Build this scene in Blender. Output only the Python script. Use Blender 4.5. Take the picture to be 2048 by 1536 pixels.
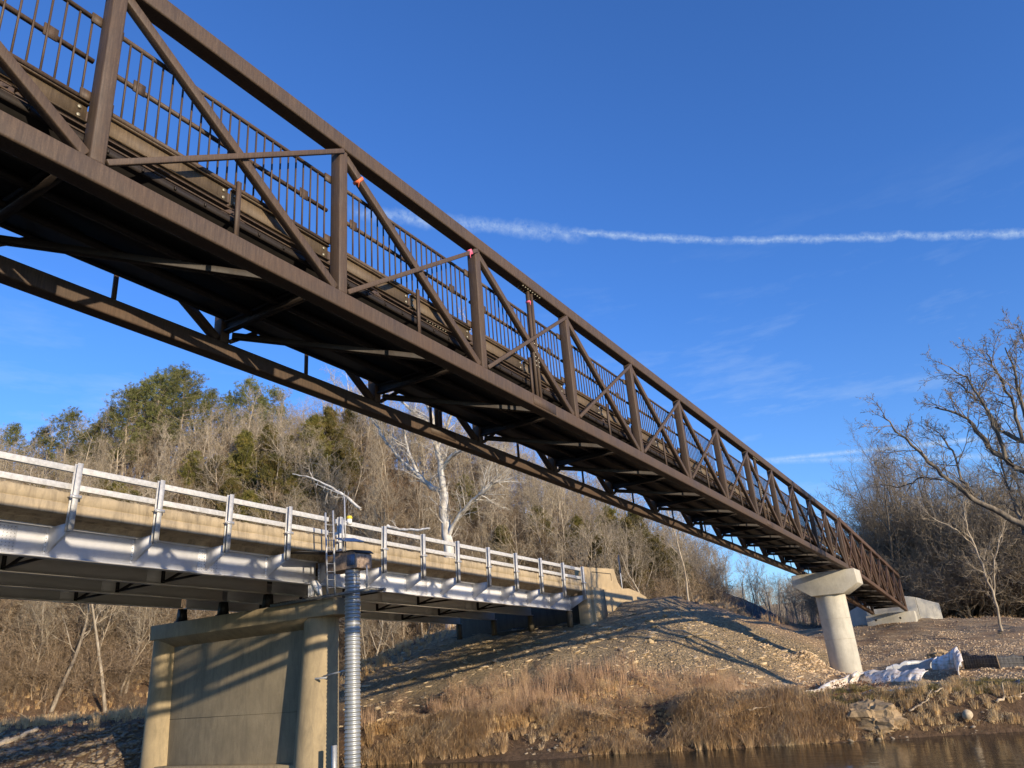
import bpy, math, random
import numpy as np
from mathutils import Vector, Matrix

SC = bpy.context.scene
for o in list(bpy.data.objects):
    bpy.data.objects.remove(o)
C = SC.collection

# ------------------------------------------------------------------ camera
F_PX = 1499.7
FW = np.array([0.80266132, 0.47833308, 0.35627556])
RT = np.array([0.5351905, -0.84128379, -0.07624113])
UP = np.array([-0.2632602, -0.2518711, 0.93126528])
cam_d = bpy.data.cameras.new("camera")
cam = bpy.data.objects.new("camera", cam_d)
C.objects.link(cam)
cam_d.sensor_fit = 'HORIZONTAL'
cam_d.sensor_width = 36.0
cam_d.lens = 36.0 * F_PX / 2048.0
cam_d.clip_start = 0.05
cam_d.clip_end = 5000
cam.matrix_world = Matrix(((RT[0], UP[0], -FW[0], 0), (RT[1], UP[1], -FW[1], 0), (RT[2], UP[2], -FW[2], 0), (0, 0, 0, 1)))
SC.camera = cam

# ------------------------------------------------------------------ sun and sky
SUN_EL = math.radians(11.35)
SUN_AZ = math.radians(19.5)         # from -Y towards -X
sun_dir = Vector((-math.sin(SUN_AZ) * math.cos(SUN_EL), -math.cos(SUN_AZ) * math.cos(SUN_EL), math.sin(SUN_EL)))
sd = bpy.data.lights.new("sun", 'SUN')
sd.energy = 5.0
sd.angle = math.radians(0.53)
sd.color = (1.0, 0.83, 0.60)
so = bpy.data.objects.new("sun", sd)
C.objects.link(so)
so.rotation_mode = 'QUATERNION'
so.rotation_quaternion = sun_dir.to_track_quat('Z', 'Y')

SC.view_settings.view_transform = 'Standard'
SC.view_settings.look = 'None'
SC.view_settings.gamma = 1
SC.view_settings.exposure = 0.35
SC.view_settings.use_curve_mapping = False

W = bpy.data.worlds.new("World")
SC.world = W
W.use_nodes = True
nt = W.node_tree
for n in list(nt.nodes):
    nt.nodes.remove(n)


def wn(kind, **kw):
    n = nt.nodes.new(kind)
    for k, v in kw.items():
        setattr(n, k, v)
    return n


def wl(a, b):
    nt.links.new(a, b)


sky = wn('ShaderNodeTexSky')
sky.sky_type = 'NISHITA'
sky.sun_disc = False
sky.sun_elevation = SUN_EL
sky.sun_rotation = math.radians(180) + SUN_AZ
sky.air_density = 1.0
sky.dust_density = 0.1
sky.ozone_density = 2.2
sky.altitude = 300
bg = wn('ShaderNodeBackground')
bg.inputs[1].default_value = 0.118
wo = wn('ShaderNodeOutputWorld')
tc = wn('ShaderNodeTexCoord')


def wmath(op, a, b=None, c=None, clamp=False):
    n = wn('ShaderNodeMath', operation=op, use_clamp=clamp)
    for i, v in enumerate((a, b, c)):
        if v is None:
            continue
        if isinstance(v, (int, float)):
            n.inputs[i].default_value = v
        else:
            wl(v, n.inputs[i])
    return n.outputs[0]


def wdot(v):
    n = wn('ShaderNodeVectorMath', operation='DOT_PRODUCT')
    wl(tc.outputs['Generated'], n.inputs[0])
    n.inputs[1].default_value = v
    return n.outputs['Value']


def pray(x, y):
    d = FW + (x - 1024) / F_PX * RT - (y - 768) / F_PX * UP
    return d / np.linalg.norm(d)


def wnoise(scale, detail=5, rough=0.6, mapping=None):
    n = wn('ShaderNodeTexNoise')
    n.inputs['Scale'].default_value = scale
    n.inputs['Detail'].default_value = detail
    n.inputs['Roughness'].default_value = rough
    if mapping:
        m = wn('ShaderNodeMapping')
        m.inputs['Scale'].default_value = mapping
        wl(tc.outputs['Generated'], m.inputs[0])
        wl(m.outputs[0], n.inputs['Vector'])
    else:
        wl(tc.outputs['Generated'], n.inputs['Vector'])
    return n.outputs[0]


def trail(p, q, width, strength, wob=0.004, nscale=30):
    """a vapour trail along the great circle between two directions of the sky"""
    a, b = pray(*p), pray(*q)
    n = np.cross(a, b)
    n /= np.linalg.norm(n)
    t = np.cross(n, a)
    L = math.atan2(np.dot(b, t), np.dot(b, a))
    d = wdot(tuple(n))
    nz = wmath('SUBTRACT', wnoise(nscale, 6, 0.65), 0.5)
    d = wmath('ADD', d, wmath('MULTIPLY', nz, wob * 2.2))
    u = wmath('ARCTAN2', wdot(tuple(t)), wdot(tuple(a)))
    s = wmath('SUBTRACT', 1.0, wmath('DIVIDE', wmath('ABSOLUTE', d), width), clamp=True)
    s = wmath('POWER', s, 1.15)
    e0 = wmath('DIVIDE', u, 0.03, clamp=True)
    e1 = wmath('DIVIDE', wmath('SUBTRACT', L, u), 0.03, clamp=True)
    s = wmath('MULTIPLY', wmath('MULTIPLY', s, e0), e1)
    lump = wmath('MULTIPLY_ADD', wnoise(nscale * 3.0, 6, 0.75), 3.0, -0.85, clamp=True)
    return wmath('MULTIPLY', wmath('MULTIPLY', s, lump), strength)


m1 = trail((690, 423), (1180, 472), 0.012, 0.42, 0.010, 30)
m2 = trail((1120, 462), (1480, 485), 0.0062, 0.50, 0.006, 34)
m3 = trail((1430, 483), (2300, 458), 0.0064, 0.50, 0.006, 38)
m4 = trail((1450, 929), (2000, 874), 0.0042, 0.55, 0.001, 20)
m5 = trail((1450, 924), (2200, 908), 0.0048, 0.38, 0.001, 20)
cir = wnoise(5.0, 7, 0.62, (1, 1, 5))
ramp = wn('ShaderNodeMapRange')
ramp.inputs[1].default_value = 0.52
ramp.inputs[2].default_value = 0.85
wl(cir, ramp.inputs[0])
low = wn('ShaderNodeMapRange')
sep = wn('ShaderNodeSeparateXYZ')
wl(tc.outputs['Generated'], sep.inputs[0])
wl(sep.outputs[2], low.inputs[0])
low.inputs[1].default_value = 0.52
low.inputs[2].default_value = 0.25
cm = wmath('MULTIPLY', wmath('MULTIPLY', ramp.outputs[0], low.outputs[0]), 0.42)
tot = m1
for m in (m2, m3, m4, m5):
    tot = wmath('MAXIMUM', tot, m)
tot = wmath('ADD', tot, cm, clamp=True)
tint = wn('ShaderNodeMix', data_type='RGBA', blend_type='MULTIPLY')
tint.inputs[0].default_value = 1.0
wl(sky.outputs[0], tint.inputs[6])
tcol = wn('ShaderNodeMix', data_type='RGBA')
el_ = wn('ShaderNodeMapRange')
wl(sep.outputs[2], el_.inputs[0])
el_.inputs[1].default_value = 0.02
el_.inputs[2].default_value = 0.42
wl(el_.outputs[0], tcol.inputs[0])
tcol.inputs[6].default_value = (0.84, 1.14, 1.66, 1)
tcol.inputs[7].default_value = (0.61, 1.08, 1.90, 1)
wl(tcol.outputs[2], tint.inputs[7])
mixw = wn('ShaderNodeMix', data_type='RGBA')
wl(tot, mixw.inputs[0])
wl(tint.outputs[2], mixw.inputs[6])
mixw.inputs[7].default_value = (4.6, 5.6, 6.6, 1)
wl(mixw.outputs[2], bg.inputs[0])
wl(bg.outputs[0], wo.inputs[0])

SC.render.engine = 'CYCLES'
rng = np.random.default_rng(7)
random.seed(7)

# ------------------------------------------------------------------ materials
MATS = {}


class NB:
    def __init__(self, name):
        self.m = bpy.data.materials.new(name)
        self.m.use_nodes = True
        self.t = self.m.node_tree
        self.b = self.t.nodes['Principled BSDF']
        self.tc = self.n('ShaderNodeTexCoord')

    def n(self, kind, **kw):
        x = self.t.nodes.new(kind)
        for k, v in kw.items():
            setattr(x, k, v)
        return x

    def l(self, a, b):
        self.t.links.new(a, b)

    def noise(self, scale, detail=4, rough=0.6, stretch=None, dist=0.0, coord='Object'):
        x = self.n('ShaderNodeTexNoise')
        x.inputs['Scale'].default_value = scale
        x.inputs['Detail'].default_value = detail
        x.inputs['Roughness'].default_value = rough
        x.inputs['Distortion'].default_value = dist
        mp = self.n('ShaderNodeMapping')
        mp.inputs['Scale'].default_value = stretch or (1, 1, 1)
        self.l(self.tc.outputs[coord], mp.inputs[0])
        self.l(mp.outputs[0], x.inputs['Vector'])
        return x.outputs[0]

    def ramp(self, fac, stops):
        r = self.n('ShaderNodeValToRGB')
        el = r.color_ramp.elements
        while len(el) < len(stops):
            el.new(0.5)
        for e, (p, c) in zip(el, stops):
            e.position = p
            e.color = (*c, 1)
        self.l(fac, r.inputs[0])
        return r.outputs[0]

    def mix(self, fac, a, b, mode='MIX'):
        x = self.n('ShaderNodeMix', data_type='RGBA', blend_type=mode)
        for i, v in ((0, fac), (6, a), (7, b)):
            if isinstance(v, (int, float)):
                x.inputs[i].default_value = v
            elif isinstance(v, tuple):
                x.inputs[i].default_value = (*v, 1)
            else:
                self.l(v, x.inputs[i])
        return x.outputs[2]

    def rng(self, v, a, b, c=0.0, d=1.0):
        x = self.n('ShaderNodeMapRange')
        self.l(v, x.inputs[0])
        for i, q in enumerate((a, b, c, d)):
            x.inputs[i + 1].default_value = q
        return x.outputs[0]

    def math(self, op, a, b):
        x = self.n('ShaderNodeMath', operation=op)
        for i, v in enumerate((a, b)):
            if isinstance(v, (int, float)):
                x.inputs[i].default_value = v
            else:
                self.l(v, x.inputs[i])
        return x.outputs[0]

    def bump(self, h, strength, dist=0.02):
        x = self.n('ShaderNodeBump')
        x.inputs['Strength'].default_value = strength
        x.inputs['Distance'].default_value = dist
        self.l(h, x.inputs['Height'])
        self.l(x.outputs[0], self.b.inputs['Normal'])

    def done(self, col, rough=0.8, metal=0.0):
        if isinstance(col, tuple):
            self.b.inputs['Base Color'].default_value = (*col, 1)
        else:
            self.l(col, self.b.inputs['Base Color'])
        if isinstance(rough, (int, float)):
            self.b.inputs['Roughness'].default_value = rough
        else:
            self.l(rough, self.b.inputs['Roughness'])
        self.b.inputs['Metallic'].default_value = metal
        MATS[self.m.name] = self.m
        return self.m


def steel(name, tintc=(1, 1, 1), rusty=0.5):
    k = NB(name)
    c = lambda r, g, b: (r * tintc[0], g * tintc[1], b * tintc[2])
    streak = k.noise(9, 6, 0.7, (5, 5, 0.35))
    blot = k.noise(1.3, 5, 0.65)
    fine = k.noise(60, 3, 0.6)
    a = k.ramp(streak, [(0.3, c(0.048, 0.031, 0.021)), (0.5, c(0.082, 0.054, 0.035)), (0.72, c(0.135, 0.090, 0.058))])
    b = k.mix(k.rng(blot, 0.45, 0.75, 0, rusty), a, c(0.115, 0.062, 0.037))
    b = k.mix(k.rng(fine, 0.3, 0.7, 0, 0.45), b, c(0.045, 0.030, 0.022))
    b = k.mix(k.rng(k.noise(2.6, 6, 0.75, (1.5, 1.5, 0.25), 0.4), 0.5, 0.72, 0, 0.55), b, c(0.05, 0.034, 0.026))
    k.bump(fine, 0.25, 0.004)
    return k.done(b, k.rng(blot, 0.3, 0.7, 0.55, 0.8))


M_STEEL = steel('weathering_steel')
M_STEELR = steel('orange_weathering_steel', (1.15, 1.0, 0.9), 0.5)
M_STEELD = steel('underside_shade_steel', (0.24, 0.24, 0.25), 0.3)  # weathering steel darkened: the underside shade is put into its colour
M_CHAN = steel('olive_brown_steel', (1.5, 1.6, 1.45), 0.15)


def flat(name, col, rough=0.6, metal=0.0, var=0.25, scale=8, stretch=None, bump=0.0):
    k = NB(name)
    n = k.noise(scale, 5, 0.65, stretch)
    d = tuple(x * (1 - var) for x in col)
    l_ = tuple(min(1, x * (1 + var)) for x in col)
    a = k.ramp(n, [(0.3, d), (0.7, l_)])
    if bump:
        k.bump(n, bump, 0.02)
    return k.done(a, rough, metal)


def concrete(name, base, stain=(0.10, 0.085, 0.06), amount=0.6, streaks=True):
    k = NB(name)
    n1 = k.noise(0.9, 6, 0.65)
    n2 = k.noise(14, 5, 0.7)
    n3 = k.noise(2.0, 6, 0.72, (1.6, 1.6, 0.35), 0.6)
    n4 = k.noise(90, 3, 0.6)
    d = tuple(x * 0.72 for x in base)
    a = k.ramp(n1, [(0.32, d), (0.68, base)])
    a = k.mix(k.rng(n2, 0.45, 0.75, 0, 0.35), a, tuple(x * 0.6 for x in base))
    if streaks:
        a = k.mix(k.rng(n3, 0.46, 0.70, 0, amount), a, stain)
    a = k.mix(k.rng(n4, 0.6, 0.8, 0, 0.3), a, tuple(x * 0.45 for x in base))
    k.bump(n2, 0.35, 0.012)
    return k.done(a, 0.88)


M_CONC_OLD = concrete('aged_tan_concrete', (0.47, 0.375, 0.24), (0.15, 0.12, 0.08), 0.85)
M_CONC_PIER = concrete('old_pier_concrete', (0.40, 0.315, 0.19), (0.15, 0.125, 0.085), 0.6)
M_CONC_WALL = concrete('dimmed_pier_wall_concrete', (0.29, 0.24, 0.16), (0.13, 0.11, 0.08), 0.6)  # pier concrete darkened so the wall's weak grazing light sits in the colour
M_CONC_WING = concrete('tan_wing_wall_concrete', (0.50, 0.38, 0.22), (0.2, 0.16, 0.1), 0.35)
M_CONC_NEW = concrete('new_pale_concrete', (0.60, 0.56, 0.46), (0.28, 0.26, 0.21), 0.4)
M_CONC_DARK = concrete('shade_and_stain_concrete', (0.12, 0.10, 0.065), (0.05, 0.04, 0.03), 0.8)  # dark base holds the abutment recess shade, with stains mixed over it

k = NB('silver_painted_steel')
n1 = k.noise(3.0, 6, 0.7)
n2 = k.noise(26, 4, 0.7)
n3 = k.noise(1.2, 4, 0.6, (1, 1, 1))
a = k.ramp(n1, [(0.3, (0.62, 0.63, 0.66)), (0.7, (0.74, 0.75, 0.78))])
a = k.mix(k.rng(n2, 0.66, 0.8, 0, 0.4), a, (0.30, 0.27, 0.23))
a = k.mix(k.rng(n3, 0.66, 0.85, 0, 0.4), a, (0.40, 0.30, 0.2))
k.bump(n1, 0.08, 0.01)
M_SILVER = k.done(a, 0.8, 0.0)
k = NB('bounce_warmed_girder_paint')
n1 = k.noise(2.0, 5, 0.7, (0.4, 1, 2))
n3 = k.noise(0.35, 3, 0.6)
a = k.ramp(n1, [(0.3, (0.58, 0.56, 0.50)), (0.7, (0.72, 0.70, 0.64))])  # same silver paint as outside, ground bounce light put into the warmer colour
M_SILVER2 = k.done(a, 0.5)
M_RAILW = flat('white_aluminium_rail', (0.50, 0.495, 0.475), 0.5, 0.1, 0.22, 9)
M_GALV = flat('galvanised_steel', (0.42, 0.43, 0.44), 0.5, 0.35, 0.22, 18)
M_RUST = flat('rust_stain', (0.22, 0.09, 0.035), 0.9, 0, 0.5, 9)
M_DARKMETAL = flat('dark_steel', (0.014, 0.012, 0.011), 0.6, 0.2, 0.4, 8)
M_BOLT = flat('pale_bolt', (0.36, 0.33, 0.25), 0.45, 0.4, 0.2, 30)
M_ORANGE = flat('orange_tape', (0.85, 0.19, 0.07), 0.6, 0, 0.15, 30)
M_PINK = flat('pink_tape', (0.85, 0.15, 0.25), 0.6, 0, 0.15, 30)
M_PLATF = flat('grimy_galvanised_steel', (0.16, 0.155, 0.14), 0.6, 0.2, 0.4, 10)
M_YELLOW = flat('yellow_cap', (0.75, 0.55, 0.04), 0.5, 0, 0.1, 30)
M_WHITE = flat('white_plastic', (0.75, 0.75, 0.74), 0.45, 0, 0.06, 20)
M_PANEL = flat('solar_cells', (0.02, 0.03, 0.07), 0.2, 0.1, 0.3, 40)
M_BOXRUST = flat('rusty_tan_box', (0.30, 0.22, 0.16), 0.7, 0, 0.6, 9)
M_BLUEPATCH = flat('faded_blue_plate', (0.10, 0.16, 0.26), 0.5, 0, 0.5, 25)
M_SIGN = flat('blue_grey_sign', (0.05, 0.08, 0.13), 0.5, 0.1, 0.3, 12)
M_WOODSTAKE = flat('wooden_stake', (0.42, 0.28, 0.15), 0.85, 0, 0.3, 20, (1, 1, 0.1))
M_BLACKFAB = flat('black_silt_fabric', (0.035, 0.035, 0.04), 0.7, 0, 0.6, 12, None, 0.4)
M_BLUETARP = flat('blue_tarp', (0.03, 0.07, 0.16), 0.6, 0, 0.4, 12)
M_ROCKTAN = flat('tan_boulder', (0.33, 0.235, 0.135), 0.92, 0, 0.45, 5, None, 0.7)
M_LOG = flat('bleached_log', (0.45, 0.36, 0.25), 0.9, 0, 0.35, 9, None, 0.4)
k = NB('cut_log_end')
n = k.noise(12, 3, 0.5)
M_LOGEND = k.done(k.ramp(n, [(0.3, (0.36, 0.28, 0.18)), (0.7, (0.56, 0.46, 0.32))]), 0.9)

k = NB('clear_plastic_sheet')
n = k.noise(3, 5, 0.6, (1, 1, 3))
a = k.ramp(n, [(0.35, (0.50, 0.38, 0.25)), (0.47, (0.78, 0.70, 0.60)), (0.7, (0.90, 0.86, 0.82))])
k.bump(k.noise(5, 3, 0.5, (2, 2, 0.7), 1.0), 0.45, 0.05)
M_PLASTIC = k.done(a, 0.32)

k = NB('corrugated_metal')
n = k.noise(1.2, 5, 0.7, (1, 1, 0.8))
a = k.ramp(n, [(0.3, (0.26, 0.28, 0.29)), (0.7, (0.44, 0.45, 0.45))])
a = k.mix(k.rng(k.noise(9, 5, 0.7), 0.55, 0.8, 0, 0.45), a, (0.25, 0.23, 0.2))
M_CORR = k.done(a, 0.42, 0.5)

# ground: litter / gravel / stone slope chosen by a painted area attribute of where each material lies
k = NB('ground_soil')
at = k.n('ShaderNodeAttribute', attribute_name='area')
sp = k.n('ShaderNodeSeparateColor')
k.l(at.outputs['Color'], sp.inputs[0])
g1 = k.noise(6, 7, 0.75)
g2 = k.noise(30, 4, 0.7)
g3 = k.noise(0.5, 4, 0.6)
vor = k.n('ShaderNodeTexVoronoi')
vor.inputs['Scale'].default_value = 9
k.l(k.tc.outputs['Object'], vor.inputs['Vector'])
g4 = k.noise(7, 9, 0.85)
vc = k.n('ShaderNodeTexVoronoi', feature='DISTANCE_TO_EDGE')
vc.inputs['Scale'].default_value = 2.1
warp = k.n('ShaderNodeVectorMath', operation='ADD')
k.l(k.tc.outputs['Object'], warp.inputs[0])
wn2 = k.n('ShaderNodeTexNoise')
wn2.inputs['Scale'].default_value = 1.6
wn2.inputs['Detail'].default_value = 5
k.l(k.tc.outputs['Object'], wn2.inputs['Vector'])
k.l(wn2.outputs['Color'], warp.inputs[1])
k.l(warp.outputs[0], vc.inputs['Vector'])
litter = k.ramp(g1, [(0.3, (0.05, 0.03, 0.016)), (0.5, (0.17, 0.10, 0.05)), (0.72, (0.32, 0.20, 0.11))])
litter = k.mix(k.rng(g2, 0.5, 0.75, 0, 0.6), litter, (0.30, 0.19, 0.11))
grav = k.ramp(g2, [(0.3, (0.30, 0.19, 0.095)), (0.5, (0.55, 0.385, 0.215)), (0.7, (0.72, 0.55, 0.35))])
grav = k.mix(k.rng(g3, 0.4, 0.62, 0, 0.75), grav, (0.36, 0.205, 0.10))
stone = k.ramp(g1, [(0.3, (0.26, 0.19, 0.105)), (0.5, (0.50, 0.375, 0.21)), (0.72, (0.64, 0.50, 0.31))])
stone = k.mix(k.rng(g3, 0.45, 0.7, 0, 0.5), stone, (0.50, 0.35, 0.17))
stone = k.mix(k.rng(vc.outputs['Distance'], 0.0, 0.06, 0.55, 0.0), stone, (0.16, 0.11, 0.06))
stone = k.mix(k.rng(g4, 0.36, 0.46, 0.5, 0.0), stone, (0.20, 0.14, 0.075))
grav = k.mix(k.rng(g4, 0.36, 0.48, 0.65, 0.0), grav, (0.19, 0.12, 0.065))
grav = k.mix(k.rng(g4, 0.56, 0.64, 0.0, 0.7), grav, (0.68, 0.54, 0.38))
litter = k.mix(k.rng(g4, 0.58, 0.66, 0.0, 0.6), litter, (0.40, 0.27, 0.16))
col = k.mix(sp.outputs[0], litter, grav)
col = k.mix(sp.outputs[1], col, stone)
col = k.mix(sp.outputs[2], col, (0.09, 0.085, 0.08))
h = k.math('ADD', k.math('ADD', g1, k.math('MULTIPLY', g4, 0.8)), k.math('MULTIPLY', k.rng(vc.outputs['Distance'], 0, 0.12, 0, 1), sp.outputs[1]))
k.bump(k.math('ADD', h, k.math('MULTIPLY', g2, 0.6)), 1.0, 0.2)
M_GROUND = k.done(col, 0.95)

k = NB('river_water')
mus = k.noise(2.2, 4, 0.55, (1.0, 0.55, 1))
mus2 = k.noise(11, 3, 0.5, (1.0, 0.6, 1))
hh = k.math('ADD', mus, k.math('MULTIPLY', mus2, 0.2))
k.bump(hh, 0.32, 0.05)
k.b.inputs['IOR'].default_value = 1.33
M_WATER = k.done((0.030, 0.026, 0.016), 0.07)


def bark(name, dark, light, scale=6):
    k = NB(name)
    info = k.n('ShaderNodeObjectInfo')
    n = k.noise(scale, 5, 0.7, (1, 1, 0.3))
    a = k.ramp(n, [(0.38, dark), (0.62, light)])
    v = k.rng(info.outputs['Random'], 0, 1, 0.75, 1.25)
    hs = k.n('ShaderNodeHueSaturation')
    k.l(v, hs.inputs['Value'])
    k.l(a, hs.inputs['Color'])
    return k.done(hs.outputs[0], 0.92)


M_BARK = bark('grey_brown_bark', (0.15, 0.12, 0.085), (0.42, 0.35, 0.26))
M_TWIG = bark('twig_bark', (0.20, 0.16, 0.105), (0.52, 0.43, 0.30), 3)
M_TWIG_GREY = bark('grey_twig_bark', (0.22, 0.18, 0.13), (0.50, 0.42, 0.31), 3)
M_TWIG_BROWN = bark('brown_twig_bark', (0.13, 0.09, 0.055), (0.38, 0.28, 0.175), 3)
M_TWIG_DARK = bark('dark_twig_bark', (0.13, 0.105, 0.072), (0.32, 0.26, 0.18), 3)
M_BARK_DARK = bark('dark_bark', (0.07, 0.056, 0.042), (0.22, 0.18, 0.13))
M_BARK_PALE = bark('pale_bark', (0.22, 0.175, 0.12), (0.46, 0.39, 0.29), 3)
M_SYC = bark('white_sycamore_bark', (0.42, 0.37, 0.30), (0.86, 0.83, 0.76), 1.6)
M_SYCTW = bark('sycamore_twig_bark', (0.40, 0.34, 0.27), (0.70, 0.64, 0.54), 3)


def leafmat(name, c1, c2, c3, sc=0.8):
    k = NB(name)
    info = k.n('ShaderNodeObjectInfo')
    n = k.noise(sc, 3, 0.6)
    n2 = k.noise(14, 2, 0.5)
    a = k.ramp(n, [(0.32, c1), (0.5, c2), (0.68, c3)])
    a = k.mix(k.rng(n2, 0.4, 0.7, 0, 0.5), a, tuple(x * 0.6 for x in c2))
    hs = k.n('ShaderNodeHueSaturation')
    k.l(k.rng(info.outputs['Random'], 0, 1, 0.75, 1.3), hs.inputs['Value'])
    k.l(k.rng(info.outputs['Random'], 0, 1, 0.485, 0.51), hs.inputs['Hue'])
    k.l(a, hs.inputs['Color'])
    k.done(hs.outputs[0], 0.75)
    tr = k.n('ShaderNodeBsdfTranslucent')
    k.l(hs.outputs[0], tr.inputs[0])
    ms = k.n('ShaderNodeMixShader')
    ms.inputs[0].default_value = 0.22
    k.l(k.b.outputs[0], ms.inputs[1])
    k.l(tr.outputs[0], ms.inputs[2])
    k.l(ms.outputs[0], k.t.nodes['Material Output'].inputs[0])
    return k.m


M_PINE = leafmat('pine_needles', (0.08, 0.088, 0.026), (0.15, 0.155, 0.044), (0.25, 0.24, 0.075))
M_CEDAR = leafmat('cedar_foliage', (0.075, 0.072, 0.018), (0.145, 0.13, 0.028), (0.25, 0.18, 0.045))
M_GRASS_TAN = leafmat('dry_tan_grass', (0.60, 0.42, 0.19), (0.84, 0.62, 0.31), (0.95, 0.78, 0.46), 0.7)
M_GRASS_RED = leafmat('dry_russet_grass', (0.44, 0.26, 0.12), (0.70, 0.47, 0.23), (0.88, 0.66, 0.37), 0.7)
M_GRASS_GRN = leafmat('olive_green_grass', (0.17, 0.155, 0.045), (0.34, 0.28, 0.085), (0.56, 0.43, 0.18), 0.9)
M_WEED = leafmat('brown_weeds', (0.34, 0.21, 0.125), (0.56, 0.38, 0.22), (0.76, 0.56, 0.34), 0.7)
M_LEAF = leafmat('fallen_leaves', (0.16, 0.085, 0.045), (0.28, 0.16, 0.085), (0.42, 0.27, 0.16), 2.0)
M_STONES = flat('loose_stone', (0.30, 0.24, 0.165), 0.95, 0, 0.5, 2.5, None, 0.6)
M_COBBLE = flat('cobble_stone', (0.20, 0.155, 0.105), 0.95, 0, 0.5, 2.5, None, 0.6)
M_RIPRAP = flat('embedded_stone', (0.46, 0.36, 0.23), 0.95, 0, 0.42, 1.2, None, 0.6)
M_PEBBLE = flat('pebbles', (0.52, 0.385, 0.24), 0.95, 0, 0.5, 3.0, None, 0.4)

# ------------------------------------------------------------------ mesh helpers
OFF = {}


def npmesh(name, V, F, mat, parent=None, smooth=False, mats=None, fm=None):
    """V (n,3) world coordinates; F list of arrays (m,k) with the same k inside each array"""
    me = bpy.data.meshes.new(name)
    off = np.zeros(3)
    if parent is not None:
        off = np.array(OFF.get(parent.name, (0, 0, 0)), float)
    V = np.asarray(V, np.float32) - off.astype(np.float32)
    if not isinstance(F, list):
        F = [F]
    F = [np.asarray(f, np.int32) for f in F if len(f)]
    me.vertices.add(len(V))
    me.vertices.foreach_set('co', V.ravel())
    nl = sum(f.size for f in F)
    me.loops.add(nl)
    me.loops.foreach_set('vertex_index', np.concatenate([f.ravel() for f in F]))
    cnt = np.concatenate([np.full(len(f), f.shape[1], np.int32) for f in F])
    st = np.concatenate([[0], np.cumsum(cnt)[:-1]]).astype(np.int32)
    me.polygons.add(len(cnt))
    me.polygons.foreach_set('loop_start', st)
    try:
        me.polygons.foreach_set('loop_total', cnt)
    except Exception:
        pass
    if smooth:
        me.polygons.foreach_set('use_smooth', np.ones(len(cnt), bool))
    for m in (mats or [mat]):
        me.materials.append(m)
    if fm is not None:
        me.polygons.foreach_set('material_index', np.asarray(fm, np.int32))
    me.update(calc_edges=True)
    o = bpy.data.objects.new(name, me)
    C.objects.link(o)
    if parent is not None:
        o.parent = parent
        OFF[o.name] = tuple(off)
    return o


class MB:
    def __init__(self):
        self.v = []
        self.f = {}
        self.n = 0

    def add(self, V, F):
        V = np.asarray(V, float)
        for f in F:
            self.f.setdefault(len(f), []).append([i + self.n for i in f])
        self.v.append(V)
        self.n += len(V)

    def box(self, x0, x1, y0, y1, z0, z1):
        V = [(x, y, z) for x in (x0, x1) for y in (y0, y1) for z in (z0, z1)]
        self.add(V, [(0, 1, 3, 2), (4, 6, 7, 5), (0, 4, 5, 1), (2, 3, 7, 6), (0, 2, 6, 4), (1, 5, 7, 3)])

    def beam(self, p, q, w, h, up=(0, 0, 1)):
        """w across (horizontal), h along up"""
        p = np.array(p, float)
        q = np.array(q, float)
        d = (q - p) / np.linalg.norm(q - p)
        s = np.cross(d, np.array(up, float))
        s /= np.linalg.norm(s)
        u = np.cross(s, d)
        V = [b + i * s * w / 2 + j * u * h / 2 for b in (p, q) for i, j in ((-1, -1), (1, -1), (1, 1), (-1, 1))]
        self.add(V, [(0, 3, 2, 1), (4, 5, 6, 7), (0, 1, 5, 4), (1, 2, 6, 5), (2, 3, 7, 6), (3, 0, 4, 7)])

    def tube(self, pts, r, n=10, cap=True):
        pts = [np.array(p, float) for p in pts]
        rs = r if hasattr(r, '__len__') else [r] * len(pts)
        V = []
        for i, p in enumerate(pts):
            a = pts[max(0, i - 1)]
            b = pts[min(len(pts) - 1, i + 1)]
            d = (b - a) / (np.linalg.norm(b - a) + 1e-9)
            ref = np.array((0, 0, 1.)) if abs(d[2]) < 0.9 else np.array((1., 0, 0))
            s = np.cross(d, ref)
            s /= np.linalg.norm(s)
            u = np.cross(s, d)
            for j in range(n):
                t = 2 * math.pi * j / n
                V.append(p + rs[i] * (math.cos(t) * s + math.sin(t) * u))
        F = []
        for i in range(len(pts) - 1):
            for j in range(n):
                F.append((i * n + j, i * n + (j + 1) % n, (i + 1) * n + (j + 1) % n, (i + 1) * n + j))
        if cap:
            F.append(tuple(range(n))[::-1])
            F.append(tuple((len(pts) - 1) * n + j for j in range(n)))
        self.add(V, F)

    def prism(self, poly, axis, a, b):
        """polygon (list of 2-D points) extruded along axis 0/1/2 from a to b"""
        n = len(poly)
        V = []
        for t in (a, b):
            for p in poly:
                v = list(p)
                v.insert(axis, t)
                V.append(v)
        F = [tuple(range(n)), tuple(range(2 * n - 1, n - 1, -1))]
        for i in range(n):
            j = (i + 1) % n
            F.append((i, j, n + j, n + i)[::-1])
        self.add(V, F)

    def build(self, name, mat, parent=None, bevel=0.0, seg=2, smooth=False):
        V = np.concatenate(self.v)
        o = npmesh(name, V, [np.array(f) for f in self.f.values()], mat, parent, smooth)
        # consistent outward normals
        import bmesh
        bm = bmesh.new()
        bm.from_mesh(o.data)
        bmesh.ops.recalc_face_normals(bm, faces=bm.faces)
        bm.to_mesh(o.data)
        bm.free()
        if bevel:
            md = o.modifiers.new('edge', 'BEVEL')
            md.width = bevel
            md.segments = seg
            md.limit_method = 'ANGLE'
            md.angle_limit = math.radians(50)
        return o


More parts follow.
